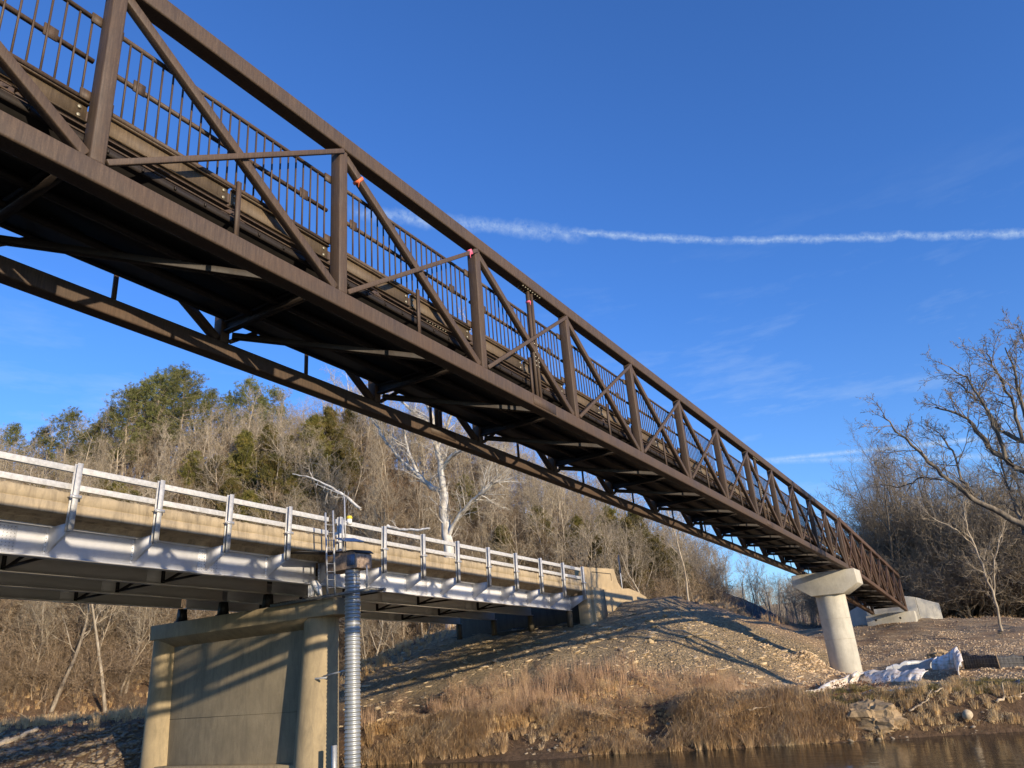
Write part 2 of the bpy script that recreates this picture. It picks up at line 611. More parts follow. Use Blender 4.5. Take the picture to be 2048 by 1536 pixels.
def absorb(host, bit):
    """make small surface detail (bolt heads) part of its host's own mesh"""
    import bmesh
    bm = bmesh.new()
    bm.from_mesh(host.data)
    n0 = len(bm.faces)
    bm.from_mesh(bit.data)
    host.data.materials.append(bit.data.materials[0])
    mi = len(host.data.materials) - 1
    bm.faces.ensure_lookup_table()
    for f in bm.faces[n0:]:
        f.material_index = mi
    bm.to_mesh(host.data)
    bm.free()
    bpy.data.objects.remove(bit)


def tag(o, label=None, cat=None, group=None, kind=None):
    if label:
        o['label'] = label
    if cat:
        o['category'] = cat
    if group:
        o['group'] = group
    if kind:
        o['kind'] = kind
    return o


def thing(name, label, cat, loc=(0, 0, 0), group=None):
    o = bpy.data.objects.new(name, None)
    C.objects.link(o)
    o.location = loc
    o.empty_display_size = 0.3
    OFF[o.name] = tuple(loc)
    return tag(o, label, cat, group)


def one(mb, name, mat, label, cat, bevel=0.0, loc=None, group=None, smooth=False):
    """a thing that is a single mesh, its origin at loc"""
    o = mb.build(name, mat, None, bevel, smooth=smooth)
    if loc is not None:
        V = np.empty(len(o.data.vertices) * 3)
        o.data.vertices.foreach_get('co', V)
        V = V.reshape(-1, 3) - np.array(loc)
        o.data.vertices.foreach_set('co', V.ravel())
        o.data.update()
        o.location = loc
    return tag(o, label, cat, group)


# value noise for terrain
_pt = np.random.default_rng(3).random((256, 256))


def vnoise(x, y, s):
    x = np.asarray(x, float) / s + 100.3
    y = np.asarray(y, float) / s + 57.7
    xi = np.floor(x).astype(int)
    yi = np.floor(y).astype(int)
    fx = x - xi
    fy = y - yi
    fx = fx * fx * (3 - 2 * fx)
    fy = fy * fy * (3 - 2 * fy)
    g = lambda a, b: _pt[a % 256, b % 256]
    return (g(xi, yi) * (1 - fx) * (1 - fy) + g(xi + 1, yi) * fx * (1 - fy) + g(xi, yi + 1) * (1 - fx) * fy + g(xi + 1, yi + 1) * fx * fy) - 0.5


def fbm(x, y, s, o=4):
    t = 0
    a = 1.0
    for i in range(o):
        t = t + a * vnoise(x + i * 17.1, y - i * 9.3, s)
        s = s / 2.1
        a *= 0.55
    return t


# ------------------------------------------------------------------ terrain
WATER_Z = -3.2


def sstep(a, b, x):
    t = np.clip((x - a) / (b - a), 0, 1)
    return t * t * (3 - 2 * t)


def shore_x(Y):
    return np.interp(Y, [-200, -40, -10, 0.5, 9.8, 17, 24.2, 34, 45, 70, 200], [60, 46, 35.5, 32.6, 29.2, 27.6, 26.0, 23.2, 21.0, 20.5, 20])


def emb_top(X):
    return np.interp(X, [0, 46, 50, 53, 58, 74, 100, 160, 300], [2.4, 3.1, 3.75, 4.1, 4.0, 2.8, 2.3, 2.4, 3])


def ground(X, Y, fine=True):
    X = np.asarray(X, float)
    Y = np.asarray(Y, float)
    d = X - shore_x(Y)
    lump = 0.5 * fbm(X, Y, 2.6, 3)
    bank = -3.9 + 0.55 * sstep(-3, 0, d) + 1.35 * sstep(-0.3, 1.7 + 1.2 * vnoise(X * 0, Y, 3.0), d + 0.4 * vnoise(X, Y, 2.5)) + 0.25 * sstep(1.5, 6, d)
    # gravel flat rising inland
    flat_ = -2.0 + np.interp(X, [0, 36, 47, 60, 74, 95, 200], [0, 0.05, 0.45, 1.7, 3.4, 3.4, 3.6])
    side = sstep(-14, 8, Y)
    flat_ = np.where(X > 47, -1.55 + (flat_ + 1.55) * (0.42 + 0.58 * side), flat_)
    leftflat = -1.0
    wl_ = sstep(33, 39, Y)
    base = np.where(d < 2.2, bank, np.maximum(bank, flat_ * (1 - wl_) + leftflat * wl_))
    base = bank + (flat_ * (1 - wl_) + leftflat * wl_ - bank) * sstep(1.0, 4.5, d)
    # road embankment
    dx = np.maximum(50 - X, 0)
    dyn = np.maximum(20.0 - Y, 0)
    dyf = np.maximum(Y - 36.5, 0)
    sy = 0.37
    ddx = dx * 0.295
    ddy = dyn * 0.45 + dyf * sy
    top = emb_top(np.maximum(X, 50))
    emb = top - np.sqrt(ddx ** 2 + ddy ** 2) + 0.0
    emb = np.where(X < 8, -9, emb)
    z = np.maximum(base, emb)
    k_ = 0.5
    sm = np.clip(0.5 + 0.5 * (emb - base) / k_, 0, 1)
    z = base * (1 - sm) + emb * sm + 0.25 * k_ * 4 * sm * (1 - sm) * 0.5
    # hill beyond the road
    Y0 = np.interp(X, [-100, 30, 50, 60, 70, 80, 90, 130], [76, 73, 66, 57, 44, 32, 26, 20])
    t = Y - Y0
    hs_ = np.interp(X, [60, 78], [0.57, 0.70])
    hill = np.where(t > 0, hs_ * t, hs_ * t * 2) - 1.0
    crest = np.interp(X, [-60, 20, 44, 58, 66, 80, 92, 104, 118, 134, 300], [18, 22, 24, 28, 32, 33, 32, 25, 12, 4, 4])
    hill = crest - np.log1p(np.exp(np.clip((crest - hill) / 3.0, -30, 30))) * 3.0
    hill = hill + 2.2 * fbm(X, Y, 26, 3) * sstep(0, 20, t)
    gl = np.where(X > 30, z, z)
    sm = np.clip(0.5 + 0.5 * (hill - gl) / 2.0, 0, 1)
    z = gl * (1 - sm) + hill * sm
    # far ridge
    R = np.sqrt(X ** 2 + Y ** 2)
    far = np.clip((R - 150) * 0.11, 0, 11 + 5 * fbm(X, Y, 90, 2)) * sstep(60, 120, X)
    z = np.where(R > 150, np.maximum(z, far + 2.0 * sstep(150, 190, R)), z)
    if fine:
        rough = 0.16 * sstep(-2, 1, d) + 0.14
        z = z + rough * fbm(X, Y, 1.9, 4) + 0.0 * lump
    z = z + 0.75 * np.exp(-((X - 46.2) ** 2 + (Y - 9.9) ** 2) / 0.7)
    # seat of the approach abutment stays level, camera side stays low
    z = np.where(d < -1.5, np.minimum(z, WATER_Z - 0.35), z)
    return z


def hz(x, y):
    return float(ground(np.array([x]), np.array([y]))[0])


def area_attr(me, col):
    a = me.color_attributes.new('area', 'FLOAT_COLOR', 'POINT')
    a.data.foreach_set('color', col.astype(np.float32).ravel())


xs = np.unique(np.concatenate([np.arange(-260, 16, 14.), np.arange(16, 62, 0.22), np.arange(62, 130, 0.9), np.arange(130, 900, 12.)]))
ys = np.unique(np.concatenate([np.arange(-500, -22, 14.), np.arange(-22, 52, 0.3), np.arange(52, 150, 1.3), np.arange(150, 700, 14.)]))
GX, GY = np.meshgrid(xs, ys, indexing='ij')
GZ = ground(GX, GY)
nx, ny = GX.shape
idx = np.arange(nx * ny).reshape(nx, ny)
Fg = np.stack([idx[:-1, :-1], idx[1:, :-1], idx[1:, 1:], idx[:-1, 1:]], -1).reshape(-1, 4)
g = npmesh('ground', np.stack([GX, GY, GZ], -1).reshape(-1, 3), Fg, M_GROUND, smooth=True)
tag(g, kind='structure')
d_ = GX - shore_x(GY)
gravel = sstep(3.5, 6.5, d_) * sstep(22, 16, GY) * (GX < 96) * (GY < 30)
Ewt = np.sqrt((np.maximum(50 - GX, 0) * 0.295) ** 2 + (np.maximum(20.0 - GY, 0) * 0.45 + np.maximum(GY - 36.5, 0) * 0.37) ** 2)
stonea = sstep(5.4, 4.2, Ewt) * sstep(55, 50, GX) * (GX > 20) * sstep(2.0, 5.0, d_)
stonea = np.clip(stonea + 0.35 * fbm(GX, GY, 3, 2) * (stonea > 0.05), 0, 1)
road = ((GX > 46) & (GY > 23) & (GY < 33)).astype(float)
area_attr(g.data, np.stack([gravel, stonea, road, np.ones_like(road)], -1).reshape(-1, 4))

# river
wb = MB()
V = [(-400, -500, WATER_Z), (62, -500, WATER_Z), (62, 500, WATER_Z), (-400, 500, WATER_Z)]
wb.add(V, [(0, 1, 2, 3)])
tag(wb.build('river_water', M_WATER), kind='structure')

# ------------------------------------------------------------------ footbridge, main span
S0, P0 = 3.431, 3.66
YN, YF = 7.045, 9.66


def zn1(x):
    u = x - S0
    return 5.392 - 0.0214 * u - 0.000132 * u * u


def zn2(x):
    return 4.22 - 0.0675 * (x - 48.0) - 0.0002 * (x - 48) ** 2


def chord_curve(mb, xs_, y, zf, dz0, dz1, w):
    """box section following the camber"""
    V = []
    for x in xs_:
        z = zf(x)
        for yy, dz in ((y - w / 2, dz0), (y + w / 2, dz0), (y + w / 2, dz1), (y - w / 2, dz1)):
            V.append((x, yy, z + dz))
    F = []
    for i in range(len(xs_) - 1):
        for j in range(4):
            F.append((i * 4 + j, i * 4 + (j + 1) % 4, i * 4 + 4 + (j + 1) % 4, i * 4 + 4 + j))
    F.append((0, 1, 2, 3))
    n = (len(xs_) - 1) * 4
    F.append((n + 3, n + 2, n + 1, n))
    mb.add(V, F)


def footspan(root, zf, nodes, steelm, near_bev=0.02):
    xa, xb = nodes[0], nodes[-1]
    span = [xa + (xb - xa) * i / 24 for i in range(25)]
    for y in (YN, YF):
        m = MB()
        chord_curve(m, span, y, zf, -0.27, 0.0, 0.25)
        m.build('bottom_chord', steelm, root, 0.028, 3)
        m = MB()
        chord_curve(m, span, y, zf, 2.52, 2.80, 0.25)
        m.build('top_chord', steelm, root, 0.028, 3)
        for k_, x in enumerate(nodes):
            m = MB()
            z = zf(x)
            m.box(x - 0.085, x + 0.085, y - 0.1, y + 0.1, z + 0.002, z + 2.518)
            m.build('post', steelm, root, 0.018)
        for a, b in zip(nodes[:-1], nodes[1:]):
            m = MB()
            m.beam((a + 0.10, y - 0.005, zf(a) + 2.47), (b - 0.10, y - 0.005, zf(b) + 0.06), 0.13, 0.115, (0, 1, 0))
            m.build('diagonal', steelm, root, 0.014)
            m = MB()
            m.beam((a + 0.10, y - 0.085, zf(a) + 0.05), (b - 0.02, y - 0.105, zf(b) + 2.49), 0.075, 0.06, (0, 1, 0))
            m.build('counter_diagonal', steelm, root, 0.01)
            # short hanger stub at mid panel
            xm = (a + b) / 2 + 0.0
            m = MB()
            m.box(xm - 0.03, xm + 0.03, y - 0.045 if y == YN else y - 0.02, y - 0.005 if y == YN else y + 0.02, zf(xm) - 0.0, zf(xm) + (0.86 if y == YN else 0.5))
            m.build('hanger_stub', steelm, root)
            # railing panel inside the truss
            s = 1 if y == YN else -1
            yr = y + s * 0.145
            xs0, xs1 = a + 0.06, b - 0.06
            m = MB()
            m.tube([(xs0, yr, zf(xs0) + 2.04), (xs1, yr, zf(xs1) + 2.04)], 0.03, 8)
            m.tube([(xs0, yr, zf(xs0) + 0.89), (xs1, yr, zf(xs1) + 0.89)], 0.03, 8)
            m.tube([(xs0, yr + s * 0.055, zf(xs0) + 1.50), (xs1, yr + s * 0.055, zf(xs1) + 1.50)], 0.032, 8)
            npk = 24
            for i in range(npk):
                x = xs0 + (xs1 - xs0) * (i + 0.7) / (npk + 0.4)
                z = zf(x)
                m.box(x - 0.0095, x + 0.0095, yr - 0.0095, yr + 0.0095, z + 0.90, z + 2.03)
            for f in (0.12, 0.86):
                x = xs0 + (xs1 - xs0) * f
                z = zf(x)
                m.box(x - 0.075, x + 0.075, yr + s * 0.012, yr + s * 0.03, z + 1.42, z + 1.58)
            for x, sg in ((a, 1), (b, -1)):
                for dz in (2.02, 0.93):
                    z = zf(x)
                    m.box(min(x, x + sg * 0.19), max(x, x + sg * 0.19), yr - 0.012 - s * 0.03, yr + 0.012 - s * 0.03, z + dz - 0.065, z + dz + 0.065)
            m.build('railing_panel', steelm, root)
            # channel shaped rub rail
            m = MB()
            for xx0, xx1 in ((xs0, xm - 0.02), (xm + 0.02, xs1)):
                z0_, z1_ = zf(xx0), zf(xx1)
                yc = yr + s * 0.03
                m.beam((xx0, yc, z0_ + 0.715), (xx1, yc, z1_ + 0.715), 0.012, 0.25)
                m.beam((xx0, yc - s * 0.03, z0_ + 0.833), (xx1, yc - s * 0.03, z1_ + 0.833), 0.05, 0.012)
                m.beam((xx0, yc - s * 0.03, z0_ + 0.597), (xx1, yc - s * 0.03, z1_ + 0.597), 0.05, 0.012)
            rr_ = m.build('rub_rail', M_CHAN, root)
            if y == YN:
                m = MB()
                for x in (a + 0.15, xm + 0.09, b - 0.15, xm - 0.09):
                    for dz in (0.66, 0.77):
                        z = zf(x)
                        m.tube([(x, yr + 0.024, z + dz), (x, yr + 0.006, z + dz)], 0.022, 10)
                absorb(rr_, m.build('bolts', M_BOLT, rr_))
    # deck on floor beams
    m = MB()
    chord_curve(m, span, (YN + YF) / 2, zf, 0.385, 0.445, 2.26)
    m.build('deck', M_DARKMETAL, root)
    for y in (YN + 0.17, YF - 0.17):
        m = MB()
        chord_curve(m, span, y, zf, 0.35, 0.44, 0.045)
        if y < 8:
            n = int((xb - xa) / 0.42)
            for i in range(n):
                x = xa + (i + 0.5) * (xb - xa) / n
                m.box(x - 0.012, x + 0.012, y - 0.045, y - 0.024, zf(x) + 0.365, zf(x) + 0.415)
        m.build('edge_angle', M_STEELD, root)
    m = MB()
    for dy, dz, r in ((0.15, 0.465, 0.012), (0.10, 0.50, 0.009)):
        m.tube([(x, YN + dy, zf(x) + dz) for x in span], r, 6)
    m.build('conduit', steelm, root)
    for x in nodes:
        m = MB()
        z = zf(x)
        m.box(x - 0.06, x + 0.06, YN + 0.12, YF - 0.12, z + 0.17, z + 0.20)
        m.box(x - 0.012, x + 0.012, YN + 0.12, YF - 0.12, z + 0.20, z + 0.34)
        m.box(x - 0.06, x + 0.06, YN + 0.12, YF - 0.12, z + 0.34, z + 0.38)
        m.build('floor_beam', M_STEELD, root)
    for j in range(1, 4):
        y = YN + 0.13 + (YF - YN - 0.26) * j / 4
        m = MB()
        chord_curve(m, span, y, zf, 0.27, 0.38, 0.07)
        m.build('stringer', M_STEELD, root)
    for a, b in zip(nodes[:-1], nodes[1:]):
        m = MB()
        m.beam((a + 0.1, YF - 0.13, zf(a) + 0.14), (b - 0.1, YN + 0.13, zf(b) + 0.14), 0.10, 0.10)
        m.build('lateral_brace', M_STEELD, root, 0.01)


nodes1 = [S0 + P0 * k_ for k_ in range(-3, 13)]
fb = thing('footbridge', 'long brown weathering steel truss footbridge span crossing overhead with picket railings', 'footbridge', (S0 - 3 * P0, 8.35, zn1(S0)))
footspan(fb, zn1, nodes1, M_STEEL)
# field splices: paired thin verticals and bolted plates
for xsp in (12.86, 30.4):
    for y in (YN, YF):
        for dx in (-0.07, 0.07):
            m = MB()
            m.box(xsp + dx - 0.022, xsp + dx + 0.022, y - 0.04, y + 0.04, zn1(xsp) + 0.0, zn1(xsp) + 2.52)
            m.build('splice_post', M_STEEL, fb)
        m = MB()
        for dx in (-0.35, -0.25, -0.15, -0.05, 0.05, 0.15, 0.25, 0.35):
            x = xsp + dx
            for yy in (y - 0.06, y + 0.06):
                m.tube([(x, yy, zn1(x) + 2.50), (x, yy, zn1(x) + 2.522)], 0.02, 8)
        for i in range(6):
            for dx in (-0.06, 0.06):
                m.tube([(xsp + dx, y - 0.06, zn1(xsp) + 0.75 + i * 0.1), (xsp + dx, y - 0.035, zn1(xsp) + 0.75 + i * 0.1)], 0.018, 8)
        sb_ = m.build('splice_bolts', M_BOLT, fb)
        m = MB()
        m.beam((xsp - 0.45, y - 0.128, zn1(xsp - .45) - 0.135), (xsp + 0.45, y - 0.128, zn1(xsp + .45) - 0.135), 0.012, 0.2)
        absorb(m.build('splice_plate', M_STEEL, fb), sb_)

nodes2 = [48.15 + 3.6 * k_ for k_ in range(0, 8)]
fb2 = thing('footbridge', 'shorter descending truss footbridge span beyond the round pier, reaching the abutment', 'footbridge', (48.15, 8.35, zn2(48.15)))
footspan(fb2, zn2, nodes2, M_STEELR)

# tapes tied to the steel
for px, x, y, z, mt, lab in (
        ('a', S0 + P0 + 0.42, YN - 0.075, None, M_ORANGE, 'orange survey ribbon tied near the top of a truss diagonal, the lowest hanging one'),
        ('b', S0 + 2 * P0 - 0.28, YN - 0.13, None, M_PINK, 'pink survey ribbon tied near the upper end of a thin counter diagonal'),
        ('c', 12.79, YN - 0.05, zn1(12.8) + 2.25, M_PINK, 'tiny pink survey ribbon tied round a thin splice post')):
    m = MB()
    if px == 'a':
        z = zn1(S0 + P0) + 2.47 - (x - S0 - P0 - 0.1) * (2.41 / (P0 - 0.2)) - 0.02
        m.beam((x - 0.020, y + 0.07, z + 0.016), (x + 0.020, y + 0.07, z - 0.016), 0.14, 0.13, (0, 1, 0))
        m.tube([(x - 0.06, y - 0.01, z - 0.08), (x - 0.09, y - 0.02, z - 0.14), (x - 0.08, y - 0.01, z - 0.20)], [0.02, 0.012, 0.006], 5)
    elif px == 'b':
        f = (x - (S0 + P0 + 0.1)) / (P0 - 0.12)
        z = zn1(S0 + P0) + 0.05 + f * 2.37
        y = YN - 0.103
        m.beam((x - 0.03, y, z - 0.02), (x + 0.03, y, z + 0.02), 0.10, 0.085, (0, 1, 0))
        m.tube([(x - 0.03, y - 0.03, z - 0.04), (x - 0.05, y - 0.04, z - 0.10), (x - 0.04, y - 0.04, z - 0.16)], [0.018, 0.01, 0.006], 5)
    else:
        m.box(x - 0.03, x + 0.03, YN - 0.05, YN + 0.05, z - 0.02, z + 0.02)
        m.tube([(x, YN - 0.05, z), (x - 0.02, YN - 0.06, z - 0.10)], [0.012, 0.006], 5)
    one(m, 'survey_ribbon', mt, lab, 'ribbon')

# ------------------------------------------------------------------ footbridge pier
fp = thing('bridge_pier', 'single round pale concrete pier with hammerhead cap under the footbridge', 'pier', (47.75, 8.3, -1.7))
m = MB()
n = 48
R0 = 0.81
ringz = [-2.6] + [-2.6 + 0.45 * i for i in range(1, 12)] + [2.66]
V = []
for z in ringz:
    for j in range(n):
        t = 2 * math.pi * j / n
        V.append((47.75 + R0 * math.cos(t), 8.32 + R0 * math.sin(t), z))
F = [(i * n + j, i * n + (j + 1) % n, (i + 1) * n + (j + 1) % n, (i + 1) * n + j) for i in range(len(ringz) - 1) for j in range(n)]
m.add(V, F)
o = m.build('column', M_CONC_NEW, fp, smooth=True)
for z in (1.35, 0.25):
    m = MB()
    pts = [(47.75 + 0.812 * math.cos(t), 8.32 + 0.812 * math.sin(t), z) for t in [2 * math.pi * j / 48 for j in range(49)]]
    m.tube(pts, 0.006, 4, False)
    m.build('joint_line', M_CONC_OLD, o)
m = MB()
m.prism([(10.05, 3.92), (10.08, 3.30), (9.18, 2.65), (7.43, 2.65), (6.58, 3.14), (6.60, 3.92)], 0, 46.8, 48.85)
m.build('cap', M_CONC_NEW, fp, 0.03)
for x in (47.2, 48.3):
    for y in (YN, YF):
        m = MB()
        zz = (zn1(x) if x < 48 else zn2(x)) - 0.28
        m.box(x - 0.15, x + 0.15, y - 0.16, y + 0.16, 3.922, max(zz, 3.95))
        m.build('bearing', M_DARKMETAL, fp)

# abutment at the far end of the footbridge
ab = thing('footbridge_abutment', 'pale concrete abutment block with two wing walls at the far end of the footbridge', 'abutment', (73.6, 8.3, 1.3))
m = MB()
m.box(72.9, 74.6, 6.45, 10.25, 0.4, 2.12)
o = m.build('seat', M_CONC_NEW, ab, 0.03)
m = MB()
for y in (7.6, 9.5):
    m.tube([(72.895, y, 1.65), (72.9, y, 1.65)], 0.09, 12)
m.build('drain_holes', M_DARKMETAL, o)
m = MB()
m.prism([(6.3, 0.2), (6.3, 3.25), (7.6, 3.55), (9.4, 3.55), (10.4, 3.25), (10.4, 0.2)], 0, 74.62, 75.0)
m.build('back_wall', M_CONC_NEW, ab, 0.02)
for s in (1, -1):
    m = MB()
    a = np.array((75.0, 6.35, 0)) if s > 0 else np.array((75.0, 10.35, 0))
    b = np.array((76.0, 4.75, 0)) if s > 0 else np.array((75.6, 11.9, 0))
    V = []
    dd = (b - a) / np.linalg.norm(b - a)
    nn = np.array((dd[1], -dd[0], 0)) * 0.16
    za = 3.25
    zb = 2.6
    for p, zt in ((a, za), (b, zb)):
        for q in (-nn, nn):
            V.append((*(p + q)[:2], 0.0))
            V.append((*(p + q)[:2], zt))
    m.add(V, [(0, 1, 3, 2), (4, 6, 7, 5), (0, 4, 5, 1), (2, 3, 7, 6), (1, 5, 7, 3), (0, 2, 6, 4)])
    m.build('wing_wall', M_CONC_NEW, ab, 0.02)

# ------------------------------------------------------------------ road bridge
def Tz(x):
    return 7.10 - 0.0268 * x


XE = 44.95          # end of the deck
XS = -26.0
YB = 22.5
rb = thing('road_bridge', 'old highway bridge with tan concrete deck edge, silver girders and white two-bar railing', 'road bridge', (23, 28, -2.8))
TILT = Vector((0.0268, 0, 1)).normalized()


def sl(x, y, dz):
    return (x + 0.0268 * dz, y, Tz(x) + dz)


JOINT = 22.72
for sx0, sx1 in ((XS, JOINT - 0.02), (JOINT + 0.02, XE)):
    # concrete kerb/slab edge with rough top
    m = MB()
    n = int((sx1 - sx0) / 0.16)
    prof = [(YB + 0.14, -1.49), (YB + 0.12, -1.46), (YB + 0.12, -1.165), (YB + 0.145, -1.155), (YB + 0.12, -1.145), (YB + 0.12, -0.86), (YB + 0.16, -0.80), (YB + 0.42, -0.80), (YB + 0.46, -0.86), (YB + 0.50, -1.20), (YB + 3.0, -1.17), (YB + 3.0, -1.50), (YB + 1.36, -1.50), (YB + 1.30, -1.67), (YB + 0.94, -1.67), (YB + 0.88, -1.53), (YB + 0.60, -1.53), (YB + 0.58, -1.49)]
    V = []
    for i in range(n + 1):
        x = sx0 + (sx1 - sx0) * i / n
        for j, (y, dz) in enumerate(prof):
            e = random.uniform(-0.022, 0.022) if j in (5, 6, 7) else (random.uniform(-0.003, 0.003) if j < 5 else 0)
            V.append((x, y + (random.uniform(-0.006, 0.006) if j < 6 else 0), Tz(x) + dz + e))
    q = len(prof)
    F = [(i * q + j, i * q + (j + 1) % q, (i + 1) * q + (j + 1) % q, (i + 1) * q + j) for i in range(n) for j in range(q)]
    F += [tuple(range(q)), tuple(n * q + j for j in range(q))[::-1]]
    m.add(V, F)
    m.build('deck_edge', M_CONC_OLD, rb)
    m = MB()
    m.beam((sx0, (YB + 3.0 + 33.6) / 2, Tz(sx0) - 1.33), (sx1, (YB + 3.0 + 33.6) / 2, Tz(sx1) - 1.33), 33.6 - YB - 3.0, 0.34)
    m.beam((sx0, 33.4, Tz(sx0) - 1.1), (sx1, 33.4, Tz(sx1) - 1.1), 0.3, 0.5)
    m.build('deck_slab', M_CONC_DARK, rb)
    for gi in range(4):
        y = 23.62 + 2.92 * gi
        mt = M_SILVER if gi == 0 else M_SILVER2
        m = MB()
        a, b = sx0 + 0.12, sx1 - (0.35 if sx1 > 40 else 0.12)
        m.beam((a, y, Tz(a) - 2.14), (b, y, Tz(b) - 2.14), 0.018, 0.86)
        m.beam((a, y, Tz(a) - 1.69), (b, y, Tz(b) - 1.69), 0.32, 0.035)
        m.beam((a, y, Tz(a) - 2.585), (b, y, Tz(b) - 2.585), 0.32, 0.035)
        gd = m.build('girder', mt, rb)
        # splice plates with bolts
        for xc in ((10.5, 17.4) if sx0 < 0 else (29.5, 37.5)):
            if gi == 0 or True:
                m = MB()
                m.beam((xc - 0.42, y - 0.016, Tz(xc - .42) - 2.14), (xc + 0.42, y - 0.016, Tz(xc + .42) - 2.14), 0.01, 0.78)
                m.beam((xc - 0.6, y, Tz(xc - .6) - 2.61), (xc + 0.6, y, Tz(xc + .6) - 2.61), 0.3, 0.014)
                sp_ = m.build('splice_plate', mt, gd)
        if gi == 0:
            for xc in ((10.5, 17.4) if sx0 < 0 else (29.5, 37.5)):
                m = MB()
                for ii in range(8):
                    for jj in range(8):
                        x = xc - 0.36 + ii * 0.103
                        z = Tz(x) - 2.47 + jj * 0.094
                        m.box(x - 0.013, x + 0.013, y - 0.032, y - 0.0215, z - 0.013, z + 0.013)
                absorb(gd, m.build('bolts', M_GALV, gd))
    # cross frames between the girders
    xs_cf = [x for x in np.arange(sx0 + 4.4, sx1 - 2, 5.6)]
    for x in xs_cf:
        for gi in range(3):
            y0 = 23.62 + 2.92 * gi + 0.02
            y1 = y0 + 2.88
            m = MB()
            m.box(x - 0.05, x + 0.05, y0, y0 + 0.10, Tz(x) - 2.56, Tz(x) - 1.82)
            m.box(x - 0.05, x + 0.05, y1 - 0.10, y1, Tz(x) - 2.56, Tz(x) - 1.82)
            m.beam((x, y0 + 0.08, Tz(x) - 2.48), (x, y1 - 0.08, Tz(x) - 1.90), 0.08, 0.08)
            m.beam((x, y0 + 0.08, Tz(x) - 1.90), (x + 0.10, y1 - 0.08, Tz(x) - 2.48), 0.08, 0.08)
            m.beam((x, y0 + 0.08, Tz(x) - 2.50), (x, y1 - 0.08, Tz(x) - 2.50), 0.08, 0.08)
            m.build('cross_frame', M_DARKMETAL, rb)

posts = [11.86 + 2.746 * i for i in range(-8, 13)]
for i, x in enumerate(posts):
    x = min(x, 44.72)
    m = MB()
    b0 = np.array(sl(x, YB, -2.0))
    b1 = np.array(sl(x, YB, 0.06))
    # wide-flange post: two flanges and a web
    for yy, w, t in ((YB - 0.075, 0.17, 0.014), (YB + 0.085, 0.17, 0.014)):
        m.beam((b0[0], yy, b0[2]), (b1[0], yy, b1[2]), w, t, (0, 1, 0)) if False else None
        V = []
        for b in (b0, b1):
            for sx, sy in ((-w / 2, -t / 2), (w / 2, -t / 2), (w / 2, t / 2), (-w / 2, t / 2)):
                V.append((b[0] + sx, yy + sy, b[2]))
        m.add(V, [(0, 3, 2, 1), (4, 5, 6, 7), (0, 1, 5, 4), (1, 2, 6, 5), (2, 3, 7, 6), (3, 0, 4, 7)])
    V = []
    for b in (b0, b1):
        for sx, sy in ((-0.006, -0.068), (0.006, -0.068), (0.006, 0.078), (-0.006, 0.078)):
            V.append((b[0] + sx, YB + sy, b[2]))
    m.add(V, [(0, 3, 2, 1), (4, 5, 6, 7), (0, 1, 5, 4), (1, 2, 6, 5), (2, 3, 7, 6), (3, 0, 4, 7)])
    c = np.array(sl(x, YB, -0.97))
    po = m.build('rail_post', M_RAILW, rb)
    m = MB()
    m.box(c[0] - 0.17, c[0] + 0.17, YB - 0.105, YB - 0.084, c[2] - 0.05, c[2] + 0.05)
    for sx in (-0.13, 0.13):
        m.tube([(c[0] + sx, YB - 0.125, c[2]), (c[0] + sx, YB + 0.14, c[2])], 0.018, 8)
    m.build('clamp', M_GALV, po)
    # bracket plate out to the post
    m = MB()
    xb_ = b0[0]
    m.prism([(YB + 0.095, Tz(xb_) - 2.0), (YB + 0.095, Tz(xb_) - 1.72), (23.60, Tz(xb_) - 1.72), (23.60, Tz(xb_) - 2.47)], 0, xb_ - 0.008, xb_ + 0.008)
    m.beam((xb_ + 0.0, YB + 0.09, Tz(xb_) - 2.01), (xb_ + 0.0, 23.6, Tz(xb_) - 2.48), 0.08, 0.012)
    m.box(xb_ - 0.09, xb_ + 0.09, 23.59, 23.605, Tz(xb_) - 2.5, Tz(xb_) - 1.72)
    bk = m.build('bracket', M_SILVER, rb)
    m = MB()
    for jj in range(5):
        z = Tz(xb_) - 2.42 + jj * 0.13
        m.box(xb_ - 0.07, xb_ - 0.05, 23.575, 23.59, z - 0.012, z + 0.012)
        m.box(xb_ + 0.05, xb_ + 0.07, 23.575, 23.59, z - 0.012, z + 0.012)
    absorb(bk, m.build('bolts', M_DARKMETAL, bk))
# horizontal rails, interrupted at the joint
for dz, hgt in ((-0.10, 0.19), (-0.645, 0.18)):
    cuts = [XS] + [p + 0.12 for p in posts if XS < p < 44.5] + [44.9]
    for a, b in zip(cuts[:-1], cuts[1:]):
        if a < 22 < b:
            segs = ((a + 0.005, 22.30), (22.74, b - 0.005))
        else:
            segs = ((a + 0.005, b - 0.005),)
        for s0_, s1_ in segs:
            m = MB()
            m.beam((s0_, YB + 0.155, Tz(s0_) + dz), (s1_, YB + 0.155, Tz(s1_) + dz), 0.11, hgt)
            ra = m.build('rail', M_RAILW, rb, 0.012)
for yy in (33.45,):
    for dz in (-0.10, -0.645):
        m = MB()
        m.beam((XS, yy, Tz(XS) + dz), (XE, yy, Tz(XE) + dz), 0.11, 0.19)
        m.build('rail', M_RAILW, rb)
    for x in posts:
        m = MB()
        m.box(x - 0.08, x + 0.08, yy + 0.06, yy + 0.22, Tz(x) - 1.1, Tz(x) + 0.06)
        m.build('rail_post', M_RAILW, rb)

